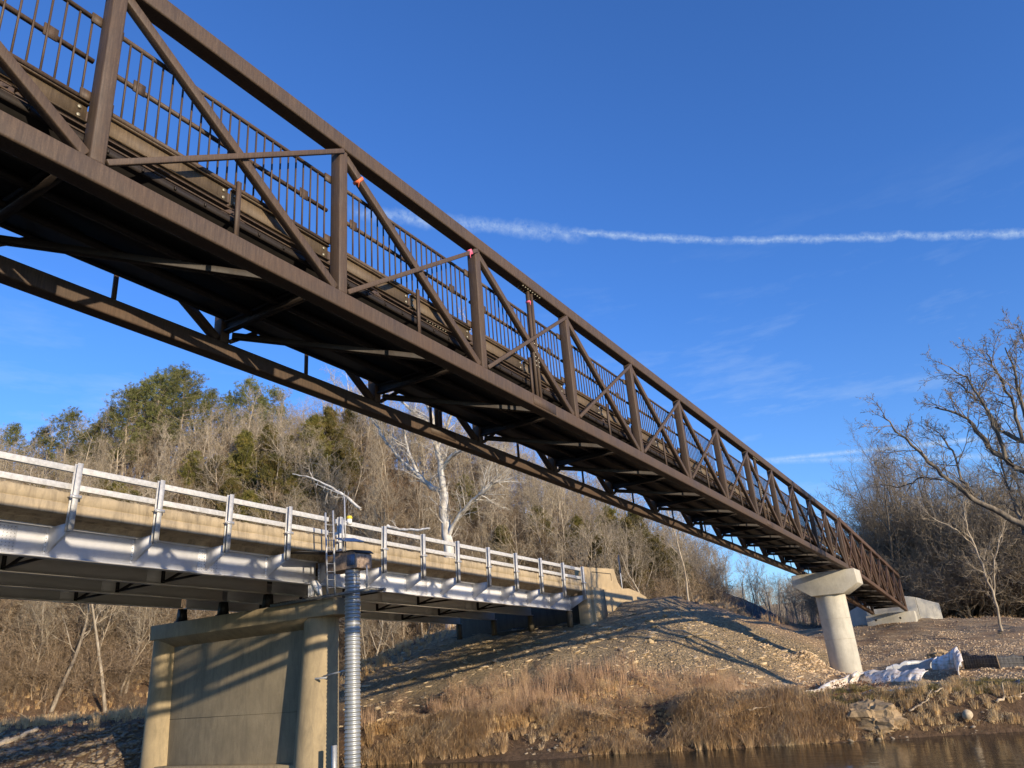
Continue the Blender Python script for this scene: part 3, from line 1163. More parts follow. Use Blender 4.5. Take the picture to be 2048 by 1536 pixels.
# river pier of the road bridge
rp = thing('bridge_pier', 'wide recessed concrete pier wall with rounded end columns under the road bridge', 'pier', (23.3, 28.3, -3.2))
for yc, yb, rt_, rb_ in ((23.6, 23.8, 0.68, 0.85), (33.6, 33.6, 0.66, 0.79)):
    m = MB()
    n = 32
    V = []
    for z, r, yy in ((-4.2, rb_ * 1.05, yb), (-2.8, rb_, yb), (2.66, rt_, yc)):
        for j in range(n):
            t = 2 * math.pi * j / n
            V.append((22.95 + r * math.cos(t), yy + r * math.sin(t), z))
    F = [(i * n + j, i * n + (j + 1) % n, (i + 1) * n + (j + 1) % n, (i + 1) * n + j) for i in range(2) for j in range(n)]
    m.add(V, F)
    m.build('column', M_CONC_PIER, rp, smooth=True)
m = MB()
m.box(22.80, 23.3, 23.6, 33.6, -2.72, 2.32)
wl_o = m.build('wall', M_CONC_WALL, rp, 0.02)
m = MB()
m.box(22.790, 22.7975, 24.3, 33.0, -0.87, -0.855)
m.build('joint_line', M_CONC_DARK, wl_o)
m = MB()
m.box(22.35, 23.6, 23.9, 33.4, -4.4, -2.72)
m.build('footing', M_CONC_PIER, rp, 0.03)
m = MB()
m.box(22.2, 23.75, 22.2, 34.0, 2.60, 3.25)
m.prism([(22.40, 2.62), (24.3, 2.62), (24.05, 2.30), (22.65, 2.30)][::-1], 1, 23.0, 33.8) if False else None
V = []
for (x, zz) in ((22.20, 2.60), (22.79, 2.22), (23.31, 2.22), (23.75, 2.60)):
    V.append((x, 23.7, zz))
for (x, zz) in ((22.20, 2.60), (22.79, 2.22), (23.31, 2.22), (23.75, 2.60)):
    V.append((x, 33.4, zz))
m.add(V, [(0, 1, 2, 3), (7, 6, 5, 4), (0, 4, 5, 1), (1, 5, 6, 2), (2, 6, 7, 3)])
m.build('cap', M_CONC_PIER, rp, 0.015)
for gi in range(4):
    y = 23.62 + 2.92 * gi
    for x in (22.9, 23.9) if False else (23.35,):
        m = MB()
        m.box(22.42, 22.92, y - 0.2, y + 0.2, 3.252, 3.33)
        m.prism([(y - 0.19, 3.33), (y + 0.19, 3.33), (y + 0.10, Tz(x) - 2.61), (y - 0.10, Tz(x) - 2.61)], 0, 22.50, 22.84)
        m.build('bearing', M_DARKMETAL if gi else M_SILVER2, rp)

# abutment and wing wall of the road bridge
ra_ = thing('bridge_abutment', 'tan concrete abutment with curved end post and sloping wing wall where the road bridge lands', 'abutment', (46, 28, 2.4))
m = MB()
m.box(46.3, 46.8, 23.1, 33.9, 0.8, Tz(45) - 1.52)
m.build('back_wall', M_CONC_DARK, ra_)
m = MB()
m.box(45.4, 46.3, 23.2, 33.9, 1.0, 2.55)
m.build('seat', M_CONC_DARK, ra_)
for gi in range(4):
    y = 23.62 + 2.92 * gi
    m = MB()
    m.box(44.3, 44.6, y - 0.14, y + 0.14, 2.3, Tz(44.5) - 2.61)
    m.build('bearing', M_CONC_DARK, ra_)
m = MB()
# corner pilaster
m.box(44.98, 45.9, 22.48, 23.2, 1.6, 5.98)
m.build('pilaster', M_CONC_WING, ra_, 0.02)
# end post: concave slope from the pilaster top down to the wing
m = MB()
prof = [(45.9, 3.2), (45.9, 6.02), (48.1, 6.10), (49.9, 6.18), (50.1, 5.75), (50.3, 5.3), (50.75, 4.95), (51.6, 4.75), (51.6, 3.2)]
m.prism([(x, z) for x, z in prof], 1, 22.62, 23.1) if True else None
V = m.v[0].copy()
m.build('end_post', M_CONC_WING, ra_, 0.02)
m = MB()
m.prism([(46.3, 5.78), (49.3, 5.82), (49.3, 5.32), (49.23, 5.32), (49.23, 5.76), (46.3, 5.71)], 1, 22.612, 22.618)
m.build('panel_line', M_CONC_DARK, ra_)
m = MB()
m.prism([(45.5, 1.5), (45.5, 4.72), (47.3, 4.62), (51.4, 4.86), (53.0, 4.66), (54.4, 4.36), (54.4, 2.6), (50, 2.0)], 1, 22.30, 22.60)
m.build('wing_wall', M_CONC_WING, ra_, 0.02)
m = MB()
V = [(45.5, 22.46, 1.5), (45.9, 22.20, 1.5), (47.5, 22.29, 2.2), (45.5, 22.46, 4.55), (45.9, 22.25, 4.3), (47.2, 22.29, 4.60)]
m.add(V, [(0, 1, 4, 3), (1, 2, 5, 4), (3, 4, 5), (0, 2, 1), (0, 3, 5, 2)])
m.build('buttress', M_CONC_WING, ra_)

# road sign seen edge on beyond the end post
sg = thing('road_sign', 'narrow dark road sign seen almost edge on, on a white post behind the end post', 'road sign', (55.4, 24.6, hz(55.4, 24.6)))
m = MB()
m.box(55.37, 55.43, 24.57, 24.63, hz(55.4, 24.6) - 0.2, 7.7)
m.build('post', M_RAILW, sg)
m = MB()
dv = np.array([math.cos(math.radians(30)), math.sin(math.radians(30))])
V = []
for sx in (-0.30, 0.30):
    for t in (-0.012, 0.012):
        for z in (6.45, 7.85):
            V.append((55.33 + sx * dv[0] - t * dv[1], 24.55 + sx * dv[1] + t * dv[0], z))
m.add(V, [(0, 1, 3, 2), (4, 6, 7, 5), (0, 4, 5, 1), (2, 3, 7, 6), (1, 5, 7, 3), (0, 2, 6, 4)])
m.build('panel', M_SIGN, sg)

# ------------------------------------------------------------------ stream gauge on the pier
gw = thing('gauge_well_pipe', 'tall corrugated metal stilling well pipe standing in front of the road bridge pier', 'pipe', (22.42, 21.4, -4.0))
m = MB()
n = 28
V = []
zs = np.arange(-4.2, 4.22, 0.021)
R = 0.292
for z in zs:
    r = R + 0.017 * math.sin(z * 2 * math.pi / 0.14)
    for j in range(n):
        t = 2 * math.pi * j / n
        V.append((22.42 + r * math.cos(t), 21.4 + r * math.sin(t), z))
idx2 = np.arange(len(zs) * n).reshape(len(zs), n)
Fq = np.stack([idx2[:-1], np.roll(idx2[:-1], -1, 1), np.roll(idx2[1:], -1, 1), idx2[1:]], -1).reshape(-1, 4)
npmesh('pipe', np.array(V), Fq, M_CORR, gw, smooth=True)
for z in (-0.05, 1.95):
    m = MB()
    m.tube([(22.42 + 0.306 * math.cos(t), 21.4 + 0.306 * math.sin(t), z) for t in [2 * math.pi * j / 28 for j in range(29)]], 0.012, 5, False)
    m.build('band', M_GALV, gw)
m = MB()
m.beam((22.3, 21.65, 0.50), (22.45, 22.95, 0.36), 0.05, 0.06)
m.beam((22.25, 22.6, 0.30), (22.42, 24.0, 0.30), 0.04, 0.07)
m.build('stand_off_arm', M_GALV, gw)
m = MB()
m.box(22.05, 22.20, 21.95, 22.1, -4.0, -2.05)
m.build('staff_board', M_GALV, gw)

gh = thing('gauge_shelter', 'weathered metal gauge box on top of the corrugated pipe with a blue plate', 'equipment box', (22.4, 21.3, 4.2))
m = MB()
m.prism([(22.62, 4.22), (20.9, 4.22), (20.9, 4.78), (21.1, 4.90), (22.5, 5.08), (22.62, 4.95)], 0, 22.12, 23.0)
m.build('box', M_BOXRUST, gh, 0.02)
m = MB()
V = [(22.05, 22.66, 4.99), (22.05, 21.05, 4.93), (22.05, 20.86, 4.80), (23.07, 22.66, 5.03), (23.07, 21.05, 4.97), (23.07, 20.86, 4.84)]
m.add(V, [(0, 1, 4, 3), (1, 2, 5, 4)])
rf = m.build('roof', M_DARKMETAL, gh)
md = rf.modifiers.new('t', 'SOLIDIFY')
md.thickness = 0.03
m = MB()
m.box(22.10, 22.118, 20.99, 21.38, 4.34, 4.76)
m.build('blue_plate', M_BLUEPATCH, gh)

gp = thing('gauge_platform', 'galvanised catwalk and brackets reaching from the pier cap to the corrugated pipe', 'platform', (22.2, 22.5, 3.3))
m = MB()
m.beam((22.0, 20.15, 3.30), (22.0, 25.6, 3.26), 0.06, 0.11)
m.beam((22.9, 20.15, 3.34), (22.9, 22.4, 3.34), 0.06, 0.11)
m.beam((22.0, 20.15, 3.33), (22.95, 20.15, 3.33), 0.06, 0.09)
m.build('side_channel', M_PLATF, gp)
m = MB()
for i in range(26):
    y = 22.0 + i * 0.135
    m.box(21.98, 22.395, y, y + 0.05, 3.33, 3.36)
m.build('grating', M_DARKMETAL, gp)
m = MB()
m.beam((22.05, 20.3, 3.3), (22.05, 20.3, 4.22), 0.04, 0.04, (1, 0, 0))
m.build('upright', M_GALV, gp)
m = MB()
m.beam((20.3, 22.35, 4.86), (22.3, 22.35, 4.98), 0.5, 0.05)
m.build('upper_step', M_DARKMETAL, gp)

ld = thing('ladder', 'slim galvanised ladder fixed to the bridge edge beside the gauge box', 'ladder', (21.4, 21.6, 3.25))
for (xa, xb_, zt) in ((21.12, 21.28, 6.37), (21.53, 21.68, 6.50)):
    m = MB()
    m.beam((xb_, 21.6, 3.25), (xa, 21.6, zt), 0.055, 0.055, (0, 1, 0))
    m.build('side_rail', M_GALV, ld)
for i in range(9):
    z = 3.5 + i * 0.3
    f = (z - 3.25) / 3.1
    m = MB()
    m.tube([(21.28 - 0.16 * f, 21.6, z), (21.68 - 0.15 * f, 21.6, z + 0.02)], 0.013, 6)
    m.build('rung', M_GALV, ld)

an = thing('antenna_mast', 'thin grey mast with a small comb antenna above the gauge box', 'antenna', (22.0, 21.4, 4.9))
m = MB()
m.tube([(22.06, 21.42, 4.9), (21.98, 21.42, 7.1)], 0.028, 8)
m.tube([(21.94, 21.42, 4.9), (21.88, 21.42, 6.2)], 0.04, 8)
mm = m.build('mast', M_GALV, an)
m = MB()
a = np.array((22.13, 21.4, 7.10))
b = np.array((20.85, 21.9, 7.55))
m.tube([a, b], 0.012, 6)
for i in range(6):
    f = (0.0, 0.12, 0.3, 0.5, 0.72, 0.95)[i]
    c = a + (b - a) * f
    h_ = 0.24 - 0.02 * i
    dv2 = np.array((0.35, 0.0, 0.94))
    m.tube([c - dv2 * h_, c + dv2 * h_], 0.008, 5)
m.build('comb', M_GALV, an)
sp2 = thing('solar_panel', 'small tilted solar panel on the mast above the gauge box', 'solar panel', (22.0, 21.3, 5.3))
m = MB()
V = [(21.42, 21.35, 5.38), (21.58, 20.95, 5.22), (22.62, 20.95, 5.30), (22.46, 21.35, 5.46)]
V += [(x, y, z - 0.045) for x, y, z in V]
m.add(V, [(0, 1, 2, 3), (7, 6, 5, 4), (0, 4, 5, 1), (1, 5, 6, 2), (2, 6, 7, 3), (3, 7, 4, 0)])
m.build('frame', M_GALV, sp2)
m = MB()
V = [(21.47, 21.31, 5.378), (21.61, 20.98, 5.233), (22.57, 20.98, 5.311), (22.43, 21.31, 5.455)]
m.add(V, [(0, 1, 2, 3)])
m.build('cells', M_PANEL, sp2)
yc_ = thing('gps_antenna', 'small white canister with a yellow cap clamped beside the antenna mast', 'sensor', (22.45, 21.6, 6.0))
m = MB()
m.tube([(22.45, 21.6, 6.05), (22.45, 21.6, 6.27)], 0.105, 16)
m.build('body', M_WHITE, yc_)
m = MB()
m.tube([(22.45, 21.6, 6.272), (22.45, 21.6, 6.36), (22.45, 21.6, 6.40)], [0.12, 0.12, 0.09], 16)
m.build('cap', M_YELLOW, yc_)
m = MB()
m.beam((22.0, 21.45, 6.1), (22.40, 21.58, 6.1), 0.03, 0.03)
m.build('arm', M_GALV, yc_)
hg = thing('pipe_elbow', 'bundle of pale pipe ends strapped on the pier cap beside the ladder', 'pipes', (22.2, 23.2, 3.4))
m = MB()
m.tube([(22.2, 23.0, 3.42), (22.2, 23.05, 3.72), (22.22, 23.25, 3.9), (22.25, 23.5, 3.92)], [0.12, 0.14, 0.14, 0.10], 12)
m.build('elbow', M_WHITE, hg)
m = MB()
for i in range(4):
    m.tube([(22.15, 23.3 + i * 0.08, 3.38), (22.15, 23.3 + i * 0.08, 3.85)], 0.022, 6)
m.build('conduits', M_WHITE, hg)
#@@PART2

# ------------------------------------------------------------------ vegetation builders


def tubes_np(P, R, s):
    """P (B,n,3) polylines, R (B,n) radii, s sides -> V,F"""
    P = np.asarray(P, float)
    B, n, _ = P.shape
    T = np.gradient(P, axis=1)
    T /= np.linalg.norm(T, axis=2, keepdims=True) + 1e-9
    ref = np.zeros_like(T)
    vert = np.abs(T[..., 2]) < 0.8
    ref[..., 2] = vert
    ref[..., 0] = ~vert
    A = np.cross(T, ref)
    A /= np.linalg.norm(A, axis=2, keepdims=True) + 1e-9
    U = np.cross(A, T)
    an = 2 * np.pi * np.arange(s) / s
    V = P[:, :, None, :] + R[:, :, None, None] * (np.cos(an)[None, None, :, None] * A[:, :, None, :] + np.sin(an)[None, None, :, None] * U[:, :, None, :])
    idx = np.arange(B * n * s).reshape(B, n, s)
    a = idx[:, :-1, :]
    b = np.roll(a, -1, 2)
    c = np.roll(idx[:, 1:, :], -1, 2)
    d = idx[:, 1:, :]
    return V.reshape(-1, 3), np.stack([a, b, c, d], -1).reshape(-1, 4)


def merge(parts):
    Vs, Fs, off = [], [], 0
    for V, F in parts:
        Vs.append(V)
        Fs.append(F + off)
        off += len(V)
    return np.concatenate(Vs), np.concatenate(Fs)


def norm(v):
    return v / (np.linalg.norm(v) + 1e-9)


def grow(out, r_, p, d, L, rad, lvl, cfg):
    nseg = cfg['seg'][lvl]
    pts = [p]
    dd = d.copy()
    for i in range(nseg):
        dd = norm(dd + r_.normal(0, cfg['wob'][lvl], 3) + np.array((0, 0, cfg['up'][lvl])))
        pts.append(pts[-1] + dd * L / nseg)
    pts = np.array(pts)
    t = np.linspace(0, 1, nseg + 1)
    rs = rad * (1 - t * cfg['taper'][lvl])
    out[lvl].append((pts, rs))
    if lvl + 1 >= len(cfg['seg']):
        return
    nc = cfg['kids'][lvl]
    nc = max(1, int(nc * r_.uniform(0.75, 1.25) + 0.5))
    for i in range(nc):
        f = cfg['from'][lvl] + (1 - cfg['from'][lvl]) * (i + r_.uniform(0.1, 0.9)) / nc
        j = min(int(f * nseg), nseg - 1)
        q = pts[j] + (pts[j + 1] - pts[j]) * (f * nseg - j)
        dl = norm(pts[j + 1] - pts[j])
        perp = norm(np.cross(dl, r_.normal(0, 1, 3)))
        ang = math.radians(r_.uniform(*cfg['ang'][lvl]))
        nd = norm(dl * math.cos(ang) + perp * math.sin(ang))
        l2 = L * cfg['len'][lvl] * r_.uniform(0.7, 1.25) * (1 - 0.45 * f if lvl == 0 else 1 - 0.3 * f)
        r2 = min(rad * (1 - f * cfg['taper'][lvl]) * 0.8, rad * cfg['rr'][lvl] * (1 - 0.4 * f))
        grow(out, r_, q, nd, l2, max(r2, cfg['rmin']), lvl + 1, cfg)


CFG_TREE = dict(seg=[9, 7, 5, 4, 3], wob=[0.07, 0.16, 0.2, 0.22, 0.2], up=[0.03, 0.10, 0.07, 0.05, 0.04], taper=[0.86, 0.8, 0.75, 0.7, 0.5],
                kids=[10, 7, 6, 4, 0], **{'from': [0.3, 0.2, 0.15, 0.1, 0]}, ang=[(28, 62), (25, 60), (25, 60), (20, 60), (0, 1)],
                len=[0.45, 0.5, 0.5, 0.55, 0], rr=[0.42, 0.5, 0.5, 0.55, 0.5], rmin=0.008)
CFG_SLIM = dict(CFG_TREE, **{'from': [0.45, 0.2, 0.15, 0.1, 0], 'len': [0.30, 0.5, 0.5, 0.55, 0], 'kids': [9, 6, 5, 4, 0], 'ang': [(20, 48), (25, 55), (25, 60), (20, 60), (0, 1)]})
CFG_FORK = dict(CFG_TREE, **{'from': [0.12, 0.2, 0.15, 0.1, 0], 'len': [0.72, 0.5, 0.5, 0.55, 0], 'kids': [6, 8, 6, 5, 0], 'ang': [(15, 45), (25, 60), (25, 60), (20, 60), (0, 1)], 'wob': [0.12, 0.15, 0.2, 0.22, 0.2]})
CFG_BUSH = dict(CFG_TREE, **{'from': [0.05, 0.1, 0.1, 0.1, 0], 'len': [0.8, 0.6, 0.5, 0.55, 0], 'kids': [8, 7, 5, 3, 0], 'ang': [(15, 60), (20, 60), (25, 60), (20, 60), (0, 1)], 'wob': [0.2, 0.2, 0.2, 0.22, 0.2]})


def skeleton_meshes(out, split=2, sides=(8, 6, 4, 3, 3, 3), rscale=1.0):
    res = []
    for lo, hi in ((0, split), (split, len(out))):
        parts = []
        for lv in range(lo, hi):
            groups = {}
            for pts, rs in out[lv]:
                groups.setdefault(len(pts), []).append((pts, rs))
            for n_, g_ in groups.items():
                parts.append(tubes_np(np.array([a for a, _ in g_]), np.array([b for _, b in g_]) * rscale, sides[min(lv, 5)]))
        res.append(merge(parts) if parts else None)
    return res


PROTO = {}


def proto_tree(key, seed, H, rad, cfg, lean=0.05, mats=(M_BARK, M_TWIG)):
    r_ = np.random.default_rng(seed)
    out = [[] for _ in cfg['seg']]
    d = norm(np.array((r_.normal(0, lean), r_.normal(0, lean), 1)))
    grow(out, r_, np.array((0, 0, -0.3)), d, H, rad, 0, cfg)
    (tv, tf), (cv, cf) = skeleton_meshes(out)
    a = npmesh('trunk', tv, tf, mats[0], smooth=True)
    b = npmesh('crown', cv, cf, mats[1])
    PROTO[key] = (a.data, b.data)
    bpy.data.objects.remove(a)
    bpy.data.objects.remove(b)


def tufts(r_, centers, normals, nb, L, w, spread=1.0):
    """needle tufts: nb thin triangles fanning out from every centre"""
    N = len(centers)
    D = r_.normal(0, 1, (N, nb, 3)) * spread + normals[:, None, :]
    D /= np.linalg.norm(D, axis=2, keepdims=True)
    S = np.cross(D, r_.normal(0, 1, (N, nb, 3)))
    S /= np.linalg.norm(S, axis=2, keepdims=True)
    Ln = L * r_.uniform(0.6, 1.2, (N, nb, 1))
    c = centers[:, None, :] + r_.normal(0, L * 0.25, (N, nb, 3))
    p0 = c - S * w / 2
    p1 = c + S * w / 2
    p2 = c + D * Ln
    V = np.stack([p0, p1, p2], 2).reshape(-1, 3)
    F = np.arange(len(V)).reshape(-1, 3)
    return V, F


def proto_pine(key, seed, H, R, base=0.35, cedar=False):
    r_ = np.random.default_rng(seed)
    tr = []
    pts = np.array([(r_.normal(0, 0.12) * i / 8, r_.normal(0, 0.12) * i / 8, H * i / 8 * 0.98 - 0.3) for i in range(9)])
    tr.append(tubes_np(pts[None], np.linspace(0.22, 0.03, 9)[None] * H / 14, 7))
    bp, br, ce, no = [], [], [], []
    nb = 60 if not cedar else 110
    for i in range(nb):
        f = base + (1 - base) * (i + r_.uniform(0, 1)) / nb
        z = f * H
        g_ = (f - base) / (1 - base)
        if cedar:
            prof = (1 - g_) ** 0.75 * 1.0 + 0.06
        else:
            prof = math.sin(math.pi * min(1, 0.22 + 0.80 * g_)) ** 0.6 * (1.0 if g_ < 0.9 else 0.75)
        rr = R * prof * r_.uniform(0.55, 1.1)
        an = r_.uniform(0, 2 * math.pi)
        dx = np.array((math.cos(an), math.sin(an), r_.uniform(0.05, 0.55) if not cedar else r_.uniform(0.3, 1.1)))
        p = np.array((0, 0, z))
        q = [p, p + dx * rr * 0.5, p + dx * rr + np.array((0, 0, rr * 0.12))]
        bp.append(q)
        br.append([0.05, 0.03, 0.012])
        nt_ = 16 if not cedar else 20
        for j in range(nt_):
            t = r_.uniform(0.35, 1.05) if not cedar else r_.uniform(0.1, 1.05)
            c = p + dx * rr * t + r_.normal(0, 0.30 if not cedar else 0.2, 3) * (R / 3)
            ce.append(c)
            no.append(norm(dx) + np.array((0, 0, 0.5)))
    tr.append(tubes_np(np.array(bp), np.array(br), 4))
    tv, tf = merge(tr)
    fv, ff = tufts(r_, np.array(ce), np.array(no), 16 if not cedar else 14, 0.34 if not cedar else 0.26, 0.05 if not cedar else 0.055, 0.9)
    a = npmesh('trunk', tv, tf, M_BARK, smooth=True)
    b = npmesh('crown', fv, ff, M_CEDAR if cedar else M_PINE)
    PROTO[key] = (a.data, b.data)
    bpy.data.objects.remove(a)
    bpy.data.objects.remove(b)


for i in range(4):
    proto_tree('tree%d' % i, 20 + i, 12.0, 0.17, CFG_TREE)
for i in range(3):
    proto_tree('slim%d' % i, 40 + i, 13.0, 0.13, CFG_SLIM, 0.09, (M_BARK_PALE, M_TWIG))
for i in range(2):
    proto_tree('grey%d' % i, 50 + i, 12.0, 0.16, CFG_TREE, 0.05, (M_BARK, M_TWIG_GREY))
for i in range(3):
    proto_tree('bush%d' % i, 60 + i, 4.6, 0.055, CFG_BUSH, 0.2)
for i in range(3):
    proto_tree('dark%d' % i, 70 + i, 15.0, 0.22, CFG_FORK, 0.1, (M_BARK_DARK, M_TWIG_DARK))
for i in range(2):
    proto_tree('fork%d' % i, 80 + i, 10.0, 0.15, CFG_FORK, 0.08, (M_BARK_PALE, M_TWIG))
for i in range(3):
    proto_pine('pine%d' % i, 90 + i, 14.0, 3.6, 0.22)
for i in range(3):
    proto_pine('cedar%d' % i, 100 + i, 8.0, 2.9, 0.03, True)


def plant(key, x, y, s, rot, name, label, cat, group=None, z=None, sz=None, tilt=0.0):
    a, b = PROTO[key]
    zz = hz(x, y) if z is None else z
    t = bpy.data.objects.new(name, None)
    C.objects.link(t)
    t.location = (x, y, zz)
    t.rotation_euler = (tilt, 0, rot)
    t.scale = (s, s, sz or s)
    t.empty_display_size = 0.3
    tag(t, label, cat, group)
    for nm, me in (('trunk', a), ('crown', b)):
        o = bpy.data.objects.new(nm, me)
        C.objects.link(o)
        o.parent = t
    return t


R = random.Random(11)
PLACED = []


def free(x, y, dmin):
    for a, b in PLACED:
        if (a - x) ** 2 + (b - y) ** 2 < dmin * dmin:
            return False
    PLACED.append((x, y))
    return True


# pines on the left part of the crest, placed by direction and distance
def polar(px, dist):
    """point at this distance in the direction of a horizon pixel column"""
    d = FW + (px - 1024) / F_PX * RT - (1400 - 0.083 * px - 768) / F_PX * UP
    h_ = np.array((d[0], d[1]))
    h_ /= np.linalg.norm(h_)
    return h_[0] * dist, h_[1] * dist


pine_label = 'green crowned pine on the crest of the wooded hill at the left'
for px, dist, s in ((-60, 118, 0.95), (10, 116, 0.9), (62, 112, 1.06), (160, 116, 0.95), (195, 110, 1.12), (232, 116, 1.22), (262, 110, 1.18), (292, 115, 1.28), (318, 108, 1.2), (345, 116, 1.15), (215, 121, 1.2), (385, 112, 1.0), (425, 114, 1.02), (470, 112, 1.12), (492, 116, 1.06), (525, 111, 1.0), (545, 117, 0.9), (275, 120, 1.25), (130, 112, 0.85), (95, 118, 0.8)):
    dist = dist + 15
    s = s * 1.02
    x, y = polar(px, dist)
    PLACED.append((x, y))
    if px == 62:
        plant('pine2', x, y, s, 1.0, 'pine_tree', 'round topped pine standing apart from the others near the left edge', 'pine')
    else:
        plant('pine%d' % R.randrange(3), x, y, s * R.uniform(0.95, 1.05), R.uniform(0, 6.28), 'pine_tree', pine_label, 'pine', 'pines on the hill crest')
# cedars
ced_label = 'olive brown cedar among the bare trees on the hillside beyond the road bridge'
for px, dist, s in ((150, 98, 1.0), (190, 96, 1.05), (225, 93, 1.0), (120, 92, 0.95), (405, 96, 1.0), (440, 92, 0.95), (465, 97, 1.15), (480, 90, 0.9), (520, 98, 1.05), (560, 96, 1.0), (620, 96, 1.2), (640, 93, 1.0), (330, 90, 0.8), (60, 96, 0.9), (700, 105, 1.0), (1020, 92, 1.0), (1100, 95, 1.1), (1180, 96, 1.05), (1225, 90, 1.2), (1290, 88, 1.0), (1335, 92, 1.3), (1365, 94, 1.15), (1385, 97, 0.95), (1400, 101, .8), (1250, 98, 1.3), (760, 110, 1.1), (950, 100, 1.0), (1150, 88, 0.9), (1300, 95, 1.5), (280, 99, .9), (355, 99, 1.0), (10, 100, 1.0), (205, 90, 1.1), (175, 92, 1.0), (445, 86, 0.85), (500, 88, 0.9), (470, 84, 0.75), (300, 88, 1.0), (535, 92, 1.15), (580, 90, 1.0), (690, 92, 1.1), (655, 98, 1.1)):
    if px < 800:
        dist, s = dist + 12, s * 1.12
    x, y = polar(px, dist)
    PLACED.append((x, y))
    if px == 1335:
        plant('cedar0', x, y, s, 1.0, 'cedar_tree', 'largest dark green cedar, right of the road sign under the footbridge', 'cedar')
    else:
        plant('cedar%d' % R.randrange(3), x, y, s, R.uniform(0, 6.28), 'cedar_tree', ced_label, 'cedar', 'cedars on the hillside')

# bare deciduous wood on the hill
wood_label = 'bare brown deciduous tree in the dense wood on the hillside beyond the road bridge'
cnt = 0
tries = 0
while cnt < 256 and tries < 12000:
    tries += 1
    px = R.uniform(-140, 1430)
    dist = R.uniform(84, 142) if px < 700 else (R.uniform(74, 128) if px < 1150 else R.uniform(70, 112))
    x, y = polar(px, dist)
    if y < max(float(np.interp(x, [30, 50, 60, 70, 80, 90, 130], [70, 63, 54, 42, 31, 25, 21])), 24):
        continue
    if not free(x, y, 2.6 if dist < 80 else 3.0):
        continue
    key = R.choice(['tree0', 'tree1', 'tree2', 'tree3', 'slim0', 'slim1', 'slim2', 'grey0', 'grey1', 'fork0', 'fork1'])
    s = R.uniform(0.68, 1.0) * (0.9 if px < 700 else 0.95)
    s *= (0.95 if px < 580 else 1.22) if px < 1000 else (1.18 if px < 1290 else 0.95)
    plant(key, x, y, s, R.uniform(0, 6.28), 'bare_tree', wood_label, 'tree', 'bare trees on the hillside', tilt=R.uniform(-0.06, 0.06))
    cnt += 1
# slender pale trees at the water side, seen under the road bridge
bank_label = 'slender pale trunked bare tree on the far bank, seen below the road bridge'
for px, dist, key, s in ((20, 57, 'fork1', 0.62), (75, 58, 'slim0', 0.75), (100, 56, 'slim1', 0.8), (170, 62, 'slim2', 0.8), (182, 60, 'slim1', 0.85), (212, 55, 'slim0', 0.9), (250, 58, 'slim1', 0.85), (262, 60, 'slim2', 0.8), (140, 66, 'fork0', 0.7), (-30, 60, 'slim1', 0.8), (45, 64, 'slim2', 0.8), (272, 66, 'fork0', 0.7), (222, 70, 'slim0', .8), (740, 60, 'slim0', 0.7), (765, 64, 'slim1', .7), (790, 62, 'slim2', 0.68), (815, 66, 'slim0', 0.7), (845, 63, 'slim1', 0.62), (870, 68, 'fork0', 0.6), (755, 68, 'fork1', 0.65), (800, 70, 'slim1', 0.7), (830, 72, 'slim2', 0.7), (120, 60, 'slim0', 0.7), (235, 64, 'slim2', 0.8), (5, 62, 'slim0', 0.8), (30, 66, 'slim1', 0.75), (58, 68, 'fork1', 0.7), (88, 66, 'slim2', 0.8), (112, 70, 'slim0', 0.8), (155, 66, 'slim1', 0.8), (198, 68, 'fork0', 0.75), (245, 72, 'slim1', 0.8), (285, 60, 'slim2', 0.8), (-10, 56, 'fork0', 0.7), (728, 64, 'slim1', 0.7), (778, 72, 'fork0', 0.65), (858, 74, 'slim0', 0.7), (885, 66, 'slim2', 0.65)):
    dist, s = (dist * 1.1 + 20, s * R.uniform(1.0, 1.5)) if px < 500 else (dist * 0.9 + 24, s * R.uniform(1.0, 1.4))
    key = R.choice((key, key, 'tree%d' % R.randrange(4), 'fork0', 'grey1'))
    px += R.uniform(-9, 9)
    x, y = polar(px, dist)
    plant(key, x, y, s * R.uniform(0.92, 1.08), R.uniform(0, 6.28), 'bare_tree', bank_label, 'tree', 'slender bare trees along the far bank', tilt=R.uniform(-0.12, 0.12))

